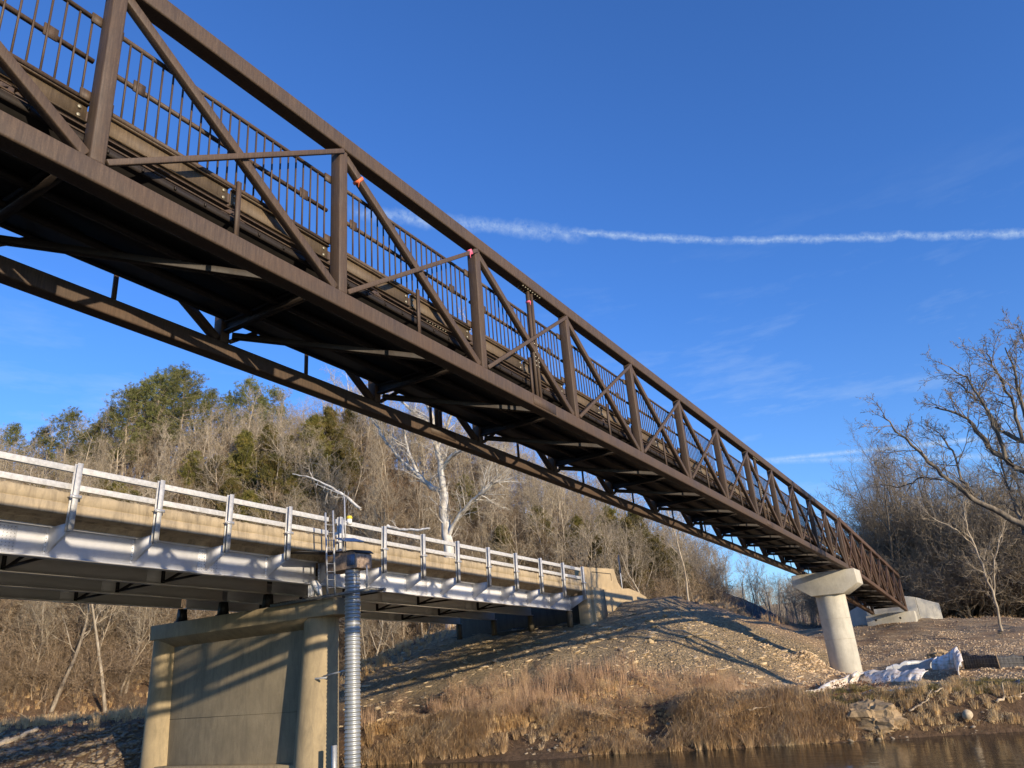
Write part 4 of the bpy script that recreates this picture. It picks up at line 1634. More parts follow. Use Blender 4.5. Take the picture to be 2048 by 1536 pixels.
# thicket of shrubs filling the wood floor: nobody could count it
def scatter(key, kinds, spots, name, mat, label, which=(0, 1), remat=True):
    """one object that lays many copies of a few shrubs out over the ground with geometry nodes"""
    col = bpy.data.collections.new(name + '_kinds')
    for kk in range(kinds):
        ms = [PROTO[key + str(kk)][w_] for w_ in which]
        Vs, Fs, off = [], [], 0
        for me in ms:
            v = np.empty(len(me.vertices) * 3)
            me.vertices.foreach_get('co', v)
            k_ = len(me.polygons[0].vertices)
            f = np.empty(len(me.polygons) * k_, np.int32)
            me.polygons.foreach_get('vertices', f)
            Vs.append(v.reshape(-1, 3))
            Fs.append(f.reshape(-1, k_) + off)
            off += len(v) // 3
        o = npmesh('shrub', np.concatenate(Vs), np.concatenate(Fs), mat)
        C.objects.unlink(o)
        col.objects.link(o)
    me = bpy.data.meshes.new(name)
    n = len(spots)
    A = np.array([(x, y, hz(x, y)) for x, y, s_, r_ in spots], np.float32)
    me.vertices.add(n)
    me.vertices.foreach_set('co', A.ravel())
    for nm, vals in (('size', [q[2] for q in spots]), ('turn', [q[3] for q in spots])):
        at_ = me.attributes.new(nm, 'FLOAT', 'POINT')
        at_.data.foreach_set('value', np.array(vals, np.float32))
    at_ = me.attributes.new('pick', 'INT', 'POINT')
    at_.data.foreach_set('value', np.array([R.randrange(kinds) for _ in spots], np.int32))
    me.update()
    o = bpy.data.objects.new(name, me)
    C.objects.link(o)
    gt = bpy.data.node_groups.new(name, 'GeometryNodeTree')
    gt.interface.new_socket('Geometry', in_out='INPUT', socket_type='NodeSocketGeometry')
    gt.interface.new_socket('Geometry', in_out='OUTPUT', socket_type='NodeSocketGeometry')
    N = gt.nodes.new
    gi, go = N('NodeGroupInput'), N('NodeGroupOutput')
    ci = N('GeometryNodeCollectionInfo')
    ci.inputs['Collection'].default_value = col
    ci.inputs['Separate Children'].default_value = True
    ci.inputs['Reset Children'].default_value = True
    ip = N('GeometryNodeInstanceOnPoints')
    ip.inputs['Pick Instance'].default_value = True
    def attr(nm, ty='FLOAT'):
        a_ = N('GeometryNodeInputNamedAttribute')
        a_.data_type = ty
        a_.inputs['Name'].default_value = nm
        return a_.outputs['Attribute']
    cx3 = N('ShaderNodeCombineXYZ')
    L_ = gt.links.new
    L_(attr('turn'), cx3.inputs[2])
    L_(gi.outputs[0], ip.inputs['Points'])
    L_(ci.outputs[0], ip.inputs['Instance'])
    L_(attr('pick', 'INT'), ip.inputs['Instance Index'])
    L_(cx3.outputs[0], ip.inputs['Rotation'])
    L_(attr('size'), ip.inputs['Scale'])
    L_(ip.outputs[0], go.inputs[0])
    md = o.modifiers.new('scatter', 'NODES')
    md.node_group = gt
    return tag(o, label, name.replace('_', ' '), None, 'stuff')


spots = []
while len(spots) < 1500:
    px = R.uniform(-160, 1440)
    dist = R.choice((R.uniform(70, 100), R.uniform(76, 142)))
    x, y = polar(px, dist)
    if y < max(float(np.interp(x, [30, 50, 60, 70, 80, 90, 130], [76, 68, 55, 42, 31, 25, 21])), 24):
        continue
    spots.append((x, y, R.uniform(0.6, 1.5), R.uniform(0, 6.28)))
for i in range(170):
    px = R.choice((R.uniform(-60, 300), R.uniform(715, 900)))
    x, y = polar(px, R.uniform(80, 96))
    if y > 66 or px > 500:
        spots.append((x, y, R.uniform(0.4, 0.85), R.uniform(0, 6.28)))
scatter('bush', 3, spots, 'thicket', M_TWIG_BROWN, 'tangled bare undergrowth filling the wood on the hillside')

spots = []
while len(spots) < 420:
    px = R.uniform(-160, 1420)
    dist = R.uniform(92, 150) if px < 1100 else R.uniform(80, 118)
    x, y = polar(px, dist)
    if y < float(np.interp(x, [30, 50, 60, 70, 80, 90, 130], [74, 66, 58, 45, 34, 28, 23])):
        continue
    spots.append((x, y, R.uniform(0.65, 1.05), R.uniform(0, 6.28)))
scatter('tree', 4, spots, 'dense_wood', M_TWIG_GREY, 'mass of grey brown bare trees too dense to tell apart, high on the hillside')

# white sycamore with a traced skeleton, standing about 75 m away
def on_x(px, py, X):
    d = FW + (px - 1024) / F_PX * RT - (py - 768) / F_PX * UP
    return d * (X / d[0])


def traced_tree(name, label, limbs, X, mats, cfgs, seed, depth=2.5, base=None, cat='tree', kids=9, tw=0.055, L=3.2):
    """limbs: pixel polylines with radii, given real depth by wandering about the plane x = X"""
    r_ = np.random.default_rng(seed)
    out = [[] for _ in range(5)]
    root = None
    for pl, r0, r1, dx in limbs:
        P = []
        n = len(pl)
        for i, (a, b) in enumerate(pl):
            P.append(on_x(a, b, X + dx * i / max(1, n - 1)))
        P = np.array(P)
        # resample to smooth wander
        t = np.linspace(0, n - 1, 4 * (n - 1) + 1)
        Q = np.stack([np.interp(t, np.arange(n), P[:, k_]) for k_ in range(3)], -1)
        Q[1:-1] += r_.normal(0, 0.05, (len(Q) - 2, 3)) * max(1, (r0 * 6))  * 0.6
        rs = np.linspace(r0, r1, len(Q))
        out[0].append((Q, rs))
        if root is None:
            root = Q[0]
            if base is not None:
                out[0].append((np.array([base, (base + root) / 2 + 0.1, root]), np.array([r0 * 1.5, r0 * 1.15, r0])))
        if r0 > 0.9:
            continue
        Lp = np.linalg.norm(Q[-1] - Q[0])
        nk = int(kids * Lp / 6) + 3
        for i in range(nk):
            f = 0.15 + 0.85 * (i + r_.uniform(0, 1)) / nk
            j = min(int(f * (len(Q) - 1)), len(Q) - 2)
            q = Q[j]
            dl = norm(Q[j + 1] - Q[j])
            perp = norm(np.cross(dl, r_.normal(0, 1, 3)))
            an = math.radians(r_.uniform(25, 60))
            nd = norm(dl * math.cos(an) + perp * math.sin(an) + np.array((0, 0, 0.25)))
            sub = [[] for _ in range(4)]
            grow(sub, r_, q, nd, L * r_.uniform(0.6, 1.2) * (1.1 - 0.4 * f), max(min(rs[j] * 0.6, tw), 0.012), 0, cfgs)
            for lv in range(4):
                out[lv + 1].extend(sub[lv])
    (tv, tf), (cv, cf) = skeleton_meshes(out, 2, (8, 5, 4, 3, 3, 3))
    b0 = base if base is not None else root
    t = thing(name, label, cat, tuple(b0))
    npmesh('trunk', tv, tf, mats[0], t, smooth=True)
    npmesh('crown', cv, cf, mats[1], t)
    return t


CFG_SUB = dict(seg=[5, 4, 4, 3], wob=[0.18, 0.2, 0.22, 0.2], up=[0.06, 0.05, 0.05, 0.04], taper=[0.75, 0.7, 0.7, 0.5],
               kids=[6, 4, 3, 0], **{'from': [0.2, 0.15, 0.1, 0]}, ang=[(25, 60), (25, 60), (20, 60), (0, 1)],
               len=[0.55, 0.5, 0.5, 0], rr=[0.5, 0.5, 0.55, 0.5], rmin=0.009)
SX = 62.0
b_ = on_x(900, 1160, SX)
b_[2] = hz(b_[0], b_[1]) - 0.3
traced_tree('sycamore_tree', 'large white barked sycamore with bare twisting limbs between the two bridges', [
    ([(898, 1100), (890, 1040), (888, 985)], 0.52, 0.42, 0),
    ([(888, 985), (882, 930), (870, 885), (866, 840), (850, 790)], 0.36, 0.14, -2),
    ([(888, 985), (862, 975), (835, 950), (800, 918), (772, 885), (752, 850), (725, 815)], 0.30, 0.08, 1.5),
    ([(835, 945), (815, 900), (808, 860), (790, 835)], 0.17, 0.06, -1.5),
    ([(884, 940), (900, 915), (930, 895), (965, 900), (1000, 905)], 0.22, 0.07, -2),
    ([(872, 900), (892, 860), (905, 820), (920, 770), (925, 700), (945, 640)], 0.18, 0.05, -1),
    ([(868, 850), (840, 835), (800, 800), (760, 790), (700, 790), (660, 770)], 0.16, 0.05, -2),
    ([(866, 840), (890, 800), (885, 740), (900, 660)], 0.15, 0.04, 2),
    ([(850, 790), (838, 745), (800, 720)], 0.13, 0.04, 1),
    ([(895, 1075), (915, 1035), (945, 1000), (975, 980), (1000, 948)], 0.22, 0.07, -1.5),
    ([(945, 1000), (985, 965), (1030, 955)], 0.12, 0.04, 1),
], SX, (M_SYC, M_SYCTW), CFG_SUB, 5, base=b_, kids=9, L=3.4)

# pale leaning dead trunk and a fallen pale limb left of the sycamore
for nm, lab, pl, X, r0, r1 in (
        ('leaning_log', 'pale bark-stripped trunk leaning down to the right above the gauge box', [(722, 1018), (690, 992), (650, 968), (620, 955), (585, 948)], 50, 0.15, 0.045),
        ('bleached_log', 'white fallen trunk lying in the wood behind the railing, right of the gauge box', [(775, 1052), (800, 1060), (835, 1060), (860, 1057)], 55, 0.16, 0.09)):
    r_ = np.random.default_rng(9)
    out = [[] for _ in range(4)]
    P = np.array([on_x(a, b, X) for a, b in pl])
    tt = np.linspace(0, len(P) - 1, 5 * (len(P) - 1) + 1)
    P = np.stack([np.interp(tt, np.arange(len(P)), P[:, k_]) for k_ in range(3)], -1)
    P[1:-1] += r_.normal(0, 0.022, (len(P) - 2, 3))
    out[0].append((P, np.linspace(r0, r1, len(P)) * r_.uniform(0.85, 1.15, len(P))))
    for j in range((len(P) - 1) // 5 - 1):
        grow(out, r_, P[j * 5 + 4], norm(np.array((0.1, 0.6, -0.1)) + r_.normal(0, 0.4, 3)), 1.8, 0.05, 1, dict(CFG_SUB))
    (tv, tf), cr = skeleton_meshes(out, 1)
    t = thing(nm, lab, 'dead trunk', tuple(P[0]))
    npmesh('trunk', tv, tf, M_SYC, t, smooth=True)
    npmesh('branches', cr[0], cr[1], M_SYCTW, t)

# the pale tree and its lone neighbours at the right end of the wood
for px, dist, key, s, lab in (
        (1392, 78, 'slim1', 0.98, 'tall pale trunked tree with drooping fine branches beside the large dark cedar'),
        (1300, 66, 'fork1', 0.62, 'multi-stemmed pale tree fanning out beside the road sign'),
        (1440, 96, 'grey0', 0.8, 'small thin bare tree against the sky at the right end of the hillside wood')):
    x, y = polar(px, dist)
    plant(key, x, y, s, 0.7, 'bare_tree', lab, 'tree')

# distant low wood on the far ridge: reads as one mass
spots = []
while len(spots) < 420:
    px = R.uniform(1330, 1830)
    dist = R.uniform(112, 250)
    x, y = polar(px, dist)
    spots.append((x, y, R.uniform(0.42, 0.66), R.uniform(0, 6.28)))
scatter('grey', 2, spots, 'distant_wood', M_TWIG_GREY, 'far low wood of grey brown trees behind the round pier')

# dark vine-hung trees behind the footbridge abutment
dk_label = 'tall dark bare tree in the tangled wood behind the footbridge abutment'
n_ = 0
for i in range(400):
    if n_ >= 34:
        break
    px = R.uniform(1735, 2250)
    dist = R.uniform(84, 118)
    x, y = polar(px, dist)
    if y > 13.5 or not free(x, y, 2.6):
        continue
    s = R.uniform(0.78, 1.0) * (0.9 if px < 1790 else 1.0)
    plant('dark%d' % R.randrange(3), x, y, s, R.uniform(0, 6.28), 'bare_tree', dk_label, 'tree', 'dark trees behind the abutment')
    n_ += 1
for (x, y, s) in ((58, -24, 0.9), (66, -27, 1.0), (73, -23, 0.95), (80, -28, 1.05), (88, -24, 1.0), (96, -22, 1.0), (62, -34, 1.0), (84, -36, 1.1)):
    plant('dark%d' % R.randrange(3), x, y, s, R.uniform(0, 6.28), 'bare_tree', dk_label, 'tree', 'dark trees behind the abutment')
spots = []
while len(spots) < 620:
    px = R.uniform(1722, 2300)
    x, y = polar(px, R.uniform(84, 122))
    if y > 13.5:
        continue
    spots.append((x, y, R.uniform(0.9, 2.5) * (0.8 if px < 1800 else 1.0), R.uniform(0, 6.28)))
scatter('bush', 3, spots, 'vine_thicket', M_TWIG_DARK, 'dark tangle of vines and saplings behind the footbridge abutment')

# big tree reaching in from the right
TX = 36.0
traced_tree('bare_tree', 'large dark limbed bare tree reaching in from the right edge above the gravel bank', [
    ([(2330, 1290), (2290, 1180), (2200, 1110), (2060, 1058)], 0.34, 0.17, 0),
    ([(2060, 1058), (1985, 1020), (1930, 985), (1885, 950), (1835, 900), (1790, 860), (1765, 830)], 0.135, 0.022, -1.5),
    ([(1950, 1000), (1925, 960), (1905, 900), (1880, 870), (1862, 855)], 0.06, 0.018, 1.5),
    ([(1885, 960), (1850, 955), (1800, 975), (1760, 968)], 0.04, 0.015, 1),
    ([(2200, 1110), (2120, 1000), (2050, 945), (1990, 905), (1955, 860), (1925, 830), (1870, 815)], 0.20, 0.03, 1.5),
    ([(2010, 915), (1990, 850), (1965, 800), (1930, 755), (1900, 735)], 0.085, 0.02, -1),
    ([(2180, 1050), (2110, 920), (2050, 885), (2000, 860), (1975, 820), (1945, 790), (1910, 765)], 0.14, 0.025, 2),
    ([(2045, 880), (2030, 820), (2010, 770), (1985, 730), (1975, 700)], 0.075, 0.018, -1),
    ([(2120, 940), (2060, 860), (2040, 800), (2030, 740), (2010, 695)], 0.10, 0.02, -2),
    ([(2050, 1070), (2030, 1010), (2010, 950), (1995, 890)], 0.075, 0.03, 2),
    ([(2150, 900), (2090, 780), (2060, 720), (2040, 660)], 0.09, 0.02, 1),
    ([(2290, 1180), (2260, 900), (2200, 700), (2180, 560)], 0.26, 0.08, 1),
], TX, (M_BARK_DARK, M_TWIG_DARK), CFG_SUB, 12, kids=11, tw=0.024, L=1.6)
TX2 = 60
b2 = on_x(2000, 1268, TX2)
traced_tree('bare_tree', 'thin pale trunked tree leaning left in front of the dark wood at the right', [
    ([(2004, 1262), (1990, 1200), (1965, 1130), (1935, 1060), (1928, 1020), (1935, 985)], 0.085, 0.03, 0),
    ([(1988, 1190), (1990, 1120), (2005, 1060), (2020, 1010)], 0.05, 0.015, 1),
    ([(1950, 1095), (1915, 1060), (1870, 1040), (1830, 1000)], 0.045, 0.015, -1),
], TX2, (M_BARK_PALE, M_TWIG), CFG_SUB, 21, kids=8, tw=0.03, L=2.2, base=b2)

# ------------------------------------------------------------------ grasses, weeds, stones
def clumps(n, xy, nb, hmin, hmax, w, droop, name, mat, label, seed, lean=(0, 0), stiff=0.35):
    r_ = np.random.default_rng(seed)
    XY = xy(r_, n)
    n = len(XY)
    Z = ground(XY[:, 0], XY[:, 1])
    H = r_.uniform(hmin, hmax, n) * np.clip(1.0 + 1.3 * vnoise(XY[:, 0] + 7, XY[:, 1] - 3, 1.3) + 0.8 * vnoise(XY[:, 0], XY[:, 1], 4.0), 0.35, 1.6)
    an = r_.uniform(0, 2 * np.pi, (n, nb))
    rad = r_.uniform(0, 1, (n, nb)) ** 0.6
    h = H[:, None] * r_.uniform(0.55, 1.1, (n, nb))
    base = np.stack([XY[:, 0:1] + 0.10 * rad * np.cos(an), XY[:, 1:2] + 0.10 * rad * np.sin(an), np.repeat(Z[:, None] - 0.03, nb, 1)], -1)
    dirx = np.cos(an) * rad * stiff + r_.normal(0, 0.08, (n, nb)) + lean[0]
    diry = np.sin(an) * rad * stiff + r_.normal(0, 0.08, (n, nb)) + lean[1]
    mid = base + np.stack([dirx * h * 0.5, diry * h * 0.5, h * 0.62], -1)
    dr = droop * r_.uniform(0.3, 1.3, (n, nb))
    tip = mid + np.stack([(dirx + np.cos(an) * dr * 0.6) * h * 0.55, (diry + np.sin(an) * dr * 0.6) * h * 0.55, h * (0.42 - 0.55 * dr)], -1)
    sa = r_.uniform(0, np.pi, (n, nb))
    sv = np.stack([np.cos(sa), np.sin(sa), np.zeros_like(sa)], -1) * w / 2
    V = np.stack([base - sv, base + sv, mid - sv * 0.8, mid + sv * 0.8, tip], 2)
    idx = np.arange(n * nb * 5).reshape(-1, 5)
    q = idx[:, [0, 1, 3, 2]]
    t3 = idx[:, [2, 3, 4]]
    o = npmesh(name, V.reshape(-1, 3), [q, t3], mat)
    return tag(o, label, name.replace('_', ' '), None, 'stuff')


def band(y0, y1, d0, d1, pw=1.0, dens=None):
    def f(r_, n):
        Y = r_.uniform(y0, y1, n * 3)
        d = d0 + (d1 - d0) * r_.random(n * 3) ** pw
        X = shore_x(Y) + d
        keep = np.ones(len(X), bool)
        if dens is not None:
            keep = r_.random(len(X)) < dens(X, Y)
        return np.stack([X[keep], Y[keep]], -1)[:n]
    return f


patch = lambda s, lo, hi, ox=0: (lambda X, Y: np.clip((vnoise(X + ox, Y + ox, s) + 0.5 - lo) / (hi - lo), 0.02, 1))
clumps(2300, band(5.5, 25, -0.1, 2.8, 1.0, patch(1.5, 0.3, 0.6)), 46, 0.40, 0.95, 0.012, 1.5, 'tan_grass', M_GRASS_TAN, 'tall dry tan grass drooping over the water edge', 1)
clumps(520, band(-22, 5.5, 0.0, 2.2, 1.1, patch(1.9, 0.35, 0.6, 5)), 34, 0.25, 0.6, 0.012, 1.6, 'tan_grass', M_GRASS_TAN, 'shorter straw grass tufts on the cut bank at the right', 2)
clumps(1500, band(8, 25, 1.2, 7.0, 1.3, patch(1.8, 0.4, 0.62, 9)), 28, 0.25, 0.65, 0.012, 1.1, 'russet_grass', M_GRASS_RED, 'russet brown grass on the slope below the stone facing', 3)
clumps(900, band(9.5, 26, 1.5, 8.5, 1.0, patch(2.6, 0.35, 0.65, 19)), 8, 0.6, 1.25, 0.012, 0.1, 'tall_weeds', M_WEED, 'thin upright brown weed stems on the river slope', 4, stiff=0.2)
clumps(1700, band(-24, 8.5, 1.0, 5.6, 0.8, patch(2.4, 0.2, 0.55, 29)), 34, 0.14, 0.34, 0.011, 1.3, 'green_grass', M_GRASS_GRN, 'short olive grass on the bank in front of the plastic sheeting', 5)
clumps(700, band(8, 13, 3.0, 9.5, 1.0, patch(2.4, 0.3, 0.6, 39)), 22, 0.15, 0.4, 0.012, 0.6, 'russet_grass', M_GRASS_RED, 'low brown grass thinning out towards the round pier', 6)
clumps(2600, band(35, 88, 2.5, 30, 0.8, patch(3.4, 0.2, 0.6, 49)), 22, 0.3, 0.8, 0.018, 0.8, 'russet_grass', M_GRASS_RED, 'dry grass along the top of the far left bank', 7)
clumps(700, lambda r_, n: (lambda X: np.stack([X, 20.5 + r_.uniform(-1.5, 13, n)], -1))(r_.uniform(55, 112, n)), 26, 0.35, 0.9, 0.02, 0.5, 'tan_grass', M_GRASS_TAN, 'pale dry grass along the far road shoulder', 8)
clumps(500, lambda r_, n: np.stack([r_.uniform(76, 100, n), r_.uniform(-22, 14, n)], -1), 20, 0.25, 0.6, 0.02, 0.5, 'dark_grass', M_WEED, 'dark dry weeds at the foot of the wood at the right', 9)

# russet brush on the slope
spots = []
while len(spots) < 95:
    Y_ = R.uniform(10, 25)
    X_ = float(shore_x(Y_)) + R.uniform(1.0, 7.5)
    spots.append((X_, Y_, R.uniform(0.12, 0.24), R.uniform(0, 6.28)))
scatter('bush', 3, spots, 'brush', M_WEED, 'low leafless russet brush on the river slope')


def stones(n, xy, smin, smax, name, mat, label, seed, flat_=0.55, sink=0.25):
    r_ = np.random.default_rng(seed)
    XY = xy(r_, n)
    n = len(XY)
    Z = ground(XY[:, 0], XY[:, 1])
    # octahedron subdivided once
    t = np.array([(1, 0, 0), (0, 1, 0), (-1, 0, 0), (0, -1, 0), (0, 0, 1), (0, 0, -1), (.75, .75, 0), (-.75, .75, 0), (-.75, -.75, 0), (.75, -.75, 0), (.7, 0, .7), (0, .7, .7), (-.7, 0, .7), (0, -.7, .7)], float)
    f = np.array([(4, 10, 11), (4, 11, 12), (4, 12, 13), (4, 13, 10), (10, 0, 6), (10, 6, 11), (11, 6, 1), (11, 1, 7), (11, 7, 12), (12, 7, 2), (12, 2, 8), (12, 8, 13), (13, 8, 3), (13, 3, 9), (13, 9, 10), (10, 9, 0),
                  (5, 6, 0), (5, 1, 6), (5, 7, 1), (5, 2, 7), (5, 8, 2), (5, 3, 8), (5, 9, 3), (5, 0, 9)])
    s = smin + (smax - smin) * r_.random(n) ** 2.2
    V = t[None] * (1 + r_.normal(0, 0.2, (n, len(t), 1)))
    V = V * s[:, None, None] * np.stack([r_.uniform(0.7, 1.4, n), r_.uniform(0.7, 1.4, n), r_.uniform(0.6, 1.2, n) * flat_], -1)[:, None, :]
    a = r_.uniform(0, 6.28, n)
    ca, sa = np.cos(a)[:, None], np.sin(a)[:, None]
    tl = r_.normal(0, 0.25, (n, 1))
    zz = V[..., 2] + V[..., 0] * tl
    V = np.stack([V[..., 0] * ca - V[..., 1] * sa, V[..., 0] * sa + V[..., 1] * ca, zz], -1)
    V += np.stack([XY[:, 0], XY[:, 1], Z - s * flat_ * sink], -1)[:, None, :]
    F = (f[None] + (np.arange(n) * len(t))[:, None, None]).reshape(-1, 3)
    o = npmesh(name, V.reshape(-1, 3), F, mat)
    return tag(o, label, name.replace('_', ' '), None, 'stuff')


stones(1500, band(9, 37, 4.0, 22, 0.9, lambda X, Y: (X < 50) * np.clip(0.25 + 1.6 * (vnoise(X, Y, 4.0) + 0.3), 0.05, 1)), 0.04, 0.30, 'riprap', M_RIPRAP, 'flat fitted stones facing the embankment slope under the road bridge', 31, 0.22, 0.75)
stones(60000, lambda r_, n: (lambda P: P[r_.random(len(P)) < np.where(P[:, 1] > 10.5, 0.22, np.clip(0.45 + 1.6 * vnoise(P[:, 0], P[:, 1], 3.5), 0.1, 1))])((lambda u, v: np.stack([36 + 42 * u ** 1.5, -10 + 28 * v], -1))(r_.random(n), r_.random(n))), 0.02, 0.065, 'gravel', M_PEBBLE, 'loose tan gravel spread round the round pier', 32, 0.9, 0.2)
stones(800, band(-24, 26, -0.2, 1.3, 1.0, patch(2.5, 0.35, 0.6, 77)), 0.02, 0.11, 'shore_stones', M_STONES, 'pale stones along the water edge', 33)
stones(5200, band(33, 60, -1.5, 3.5, 1.0), 0.04, 0.22, 'cobbles', M_COBBLE, 'grey cobbles on the shaded left bank', 34)
stones(1500, lambda r_, n: (lambda A: np.stack([47.2 + A[:, 0] * 1.9 - 0.8, 9.6 + A[:, 1] * 1.7], -1))(r_.normal(0, 0.6, (n, 2))), 0.02, 0.12, 'rubble', M_PEBBLE, 'tan rubble heaped at the foot of the round pier', 35)


def quads(n, xy, s0, s1, name, mat, label, seed, lift=0.03):
    r_ = np.random.default_rng(seed)
    XY = xy(r_, n)
    n = len(XY)
    Z = ground(XY[:, 0], XY[:, 1])
    s = r_.uniform(s0, s1, n)
    u = r_.normal(0, 1, (n, 3)) * np.array((1, 1, 0.5))
    u /= np.linalg.norm(u, axis=1, keepdims=True)
    v = np.cross(u, r_.normal(0, 0.5, (n, 3)) + np.array((0, 0, 1)))
    v /= np.linalg.norm(v, axis=1, keepdims=True)
    c = np.stack([XY[:, 0], XY[:, 1], Z + lift * r_.random(n)], -1)
    u = u * s[:, None]
    v = v * s[:, None] * 0.6
    V = np.stack([c - u, c - v, c + u, c + v], 1)
    o = npmesh(name, V.reshape(-1, 3), np.arange(4 * n).reshape(-1, 4), mat)
    return tag(o, label, name.replace('_', ' '), None, 'stuff')


quads(26000, lambda r_, n: (lambda P: P[(P[:, 1] > 36) & (P[:, 0] > shore_x(P[:, 1]) + 2)])(np.stack([r_.uniform(22, 70, n), r_.uniform(36, 78, n)], -1)), 0.05, 0.13, 'fallen_leaves', M_LEAF, 'brown fallen leaves on the wood floor at the left', 41, 0.08)
quads(9000, band(5, 26, 1.5, 9, 1.0), 0.03, 0.07, 'fallen_leaves', M_LEAF, 'brown fallen leaves among the grasses of the river slope', 42, 0.25)

# ------------------------------------------------------------------ silt fence and sheeting in front of the pier
def wall_strip(pts, heights, name, mat, parent, seed, amp=0.10, thick=0.03, nz=8, sub=10, lean=0.0, zoff=0.0):
    r_ = np.random.default_rng(seed)
    P = np.array(pts, float)
    n = (len(P) - 1) * sub + 1
    t = np.linspace(0, len(P) - 1, n)
    X = np.interp(t, np.arange(len(P)), P[:, 0])
    Y = np.interp(t, np.arange(len(P)), P[:, 1])
    Hh = np.interp(t, np.arange(len(P)), heights)
    Z = ground(X, Y) - 0.08 + zoff
    V = np.zeros((n, nz, 3))
    rnd = lean > 0.8
    ph = np.cumsum(r_.normal(0, 0.55, n))
    for j in range(nz):
        f = j / (nz - 1)
        off = amp * (np.sin(ph + f * 1.5) * (0.4 + 0.6 * math.sin(f * math.pi)) + 0.6 * np.sin(ph * 2.3 + 2 * f)) + lean * (1 - (1 - math.cos(f * math.pi / 2) if rnd else f)) + 0.06 * np.sin(ph * 3.1 + 5 * f) * rnd
        V[:, j, 0] = X - off
        V[:, j, 1] = Y + 0.3 * off
        V[:, j, 2] = Z + Hh * (math.sin(f * math.pi / 2) if rnd else f) * (1 + 0.08 * np.sin(ph * 1.7 + 2 * f))
    idx = np.arange(n * nz).reshape(n, nz)
    F = np.stack([idx[:-1, :-1], idx[1:, :-1], idx[1:, 1:], idx[:-1, 1:]], -1).reshape(-1, 4)
    o = npmesh(name, V.reshape(-1, 3), F, mat, parent, smooth=True)
    md = o.modifiers.new('thickness', 'SOLIDIFY')
    md.thickness = thick
    return o


def at_ground(px, py):
    """where the sight line through this pixel meets the bank (used once, to stand things on the ground)"""
    d = FW + (px - 1024) / F_PX * RT - (py - 768) / F_PX * UP
    t = np.arange(20, 90, 0.03)
    P = d[None] / np.linalg.norm(d) * t[:, None]
    below = P[:, 2] < ground(P[:, 0], P[:, 1])
    i = int(np.argmax(below)) if below.any() else len(t) - 1
    return P[i]


pa = [at_ground(*q)[:2] for q in ((1622, 1392), (1660, 1385), (1700, 1372), (1740, 1364), (1800, 1362), (1862, 1360))]
pb = [at_ground(*q)[:2] for q in ((1775, 1352), (1820, 1342), (1880, 1336), (1925, 1332), (1936, 1355))]
pc = [at_ground(*q)[:2] for q in ((1930, 1338), (1960, 1336), (2000, 1336), (2050, 1334), (2110, 1330), (2200, 1328))]
pd_ = [at_ground(*q)[:2] for q in ((1700, 1400), (1760, 1386), (1840, 1376), (1930, 1370), (2040, 1366))]
sf = thing('plastic_sheeting', 'crumpled white plastic sheeting draped along the bank in front of the round pier', 'plastic sheet', (pa[0][0], pa[0][1], hz(*pa[0])))
wall_strip(pa, [0.28, 0.32, 0.50, 0.62, 0.56, 0.46], 'front_sheet', M_PLASTIC, sf, 1, 0.05, 0.02, 14, 22, 1.1)
wall_strip([pb[2], pb[3], pb[4]], [0.60, 0.98, 0.75], 'gathered_sheet', M_PLASTIC, sf, 2, 0.07, 0.02, 14, 24, 0.9)
fe = thing('silt_fence', 'black silt fence on wooden stakes at the right edge behind the plastic sheeting', 'silt fence', (pc[0][0], pc[0][1], hz(*pc[0])))
wall_strip(pb[:4], [0.45, 0.55, 0.6, 0.85], 'grey_sheet', M_GALV, fe, 3, 0.05, 0.02, 6, 10)
wall_strip(pc, [0.85, 0.62, 0.60, 0.62, 0.6, 0.6], 'fabric', M_BLACKFAB, fe, 4, 0.04, 0.02, 6, 12)
for i, q in enumerate([pc[0], pc[2], pc[4]]):
    m = MB()
    z = hz(*q)
    m.beam((q[0] - 0.08, q[1], z - 0.2), (q[0] - 0.08, q[1] + 0.01, z + (1.05 if i == 0 else 0.8)), 0.045, 0.045, (0, 1, 0))
    m.build('stake', M_WOODSTAKE, fe)
m = MB()
for i in range(len(pc) - 1):
    for f in (0.2, 0.4):
        a = np.array((pc[i][0] - 0.10, pc[i][1], hz(*pc[i]) + f))
        b = np.array((pc[i + 1][0] - 0.10, pc[i + 1][1], hz(*pc[i + 1]) + f))
        m.beam(a, b, 0.006, 0.012)
    for k_ in range(6):
        f = k_ / 6
        x = pc[i][0] * (1 - f) + pc[i + 1][0] * f - 0.10
        y = pc[i][1] * (1 - f) + pc[i + 1][1] * f
        m.box(x - 0.003, x + 0.003, y - 0.006, y + 0.006, hz(x, y), hz(x, y) + 0.58)
m.build('wire_mesh', M_PLATF, fe)
tb = thing('tarp_edge', 'dark blue tarp edge lying in the grass below the white plastic', 'tarp', (pd_[0][0], pd_[0][1], hz(*pd_[0])))
wall_strip(pd_, [0.08, 0.14, 0.16, 0.18, 0.16], 'tarp', M_BLUETARP, tb, 5, 0.05, 0.02, 4, 14, 0.15, 0.06)


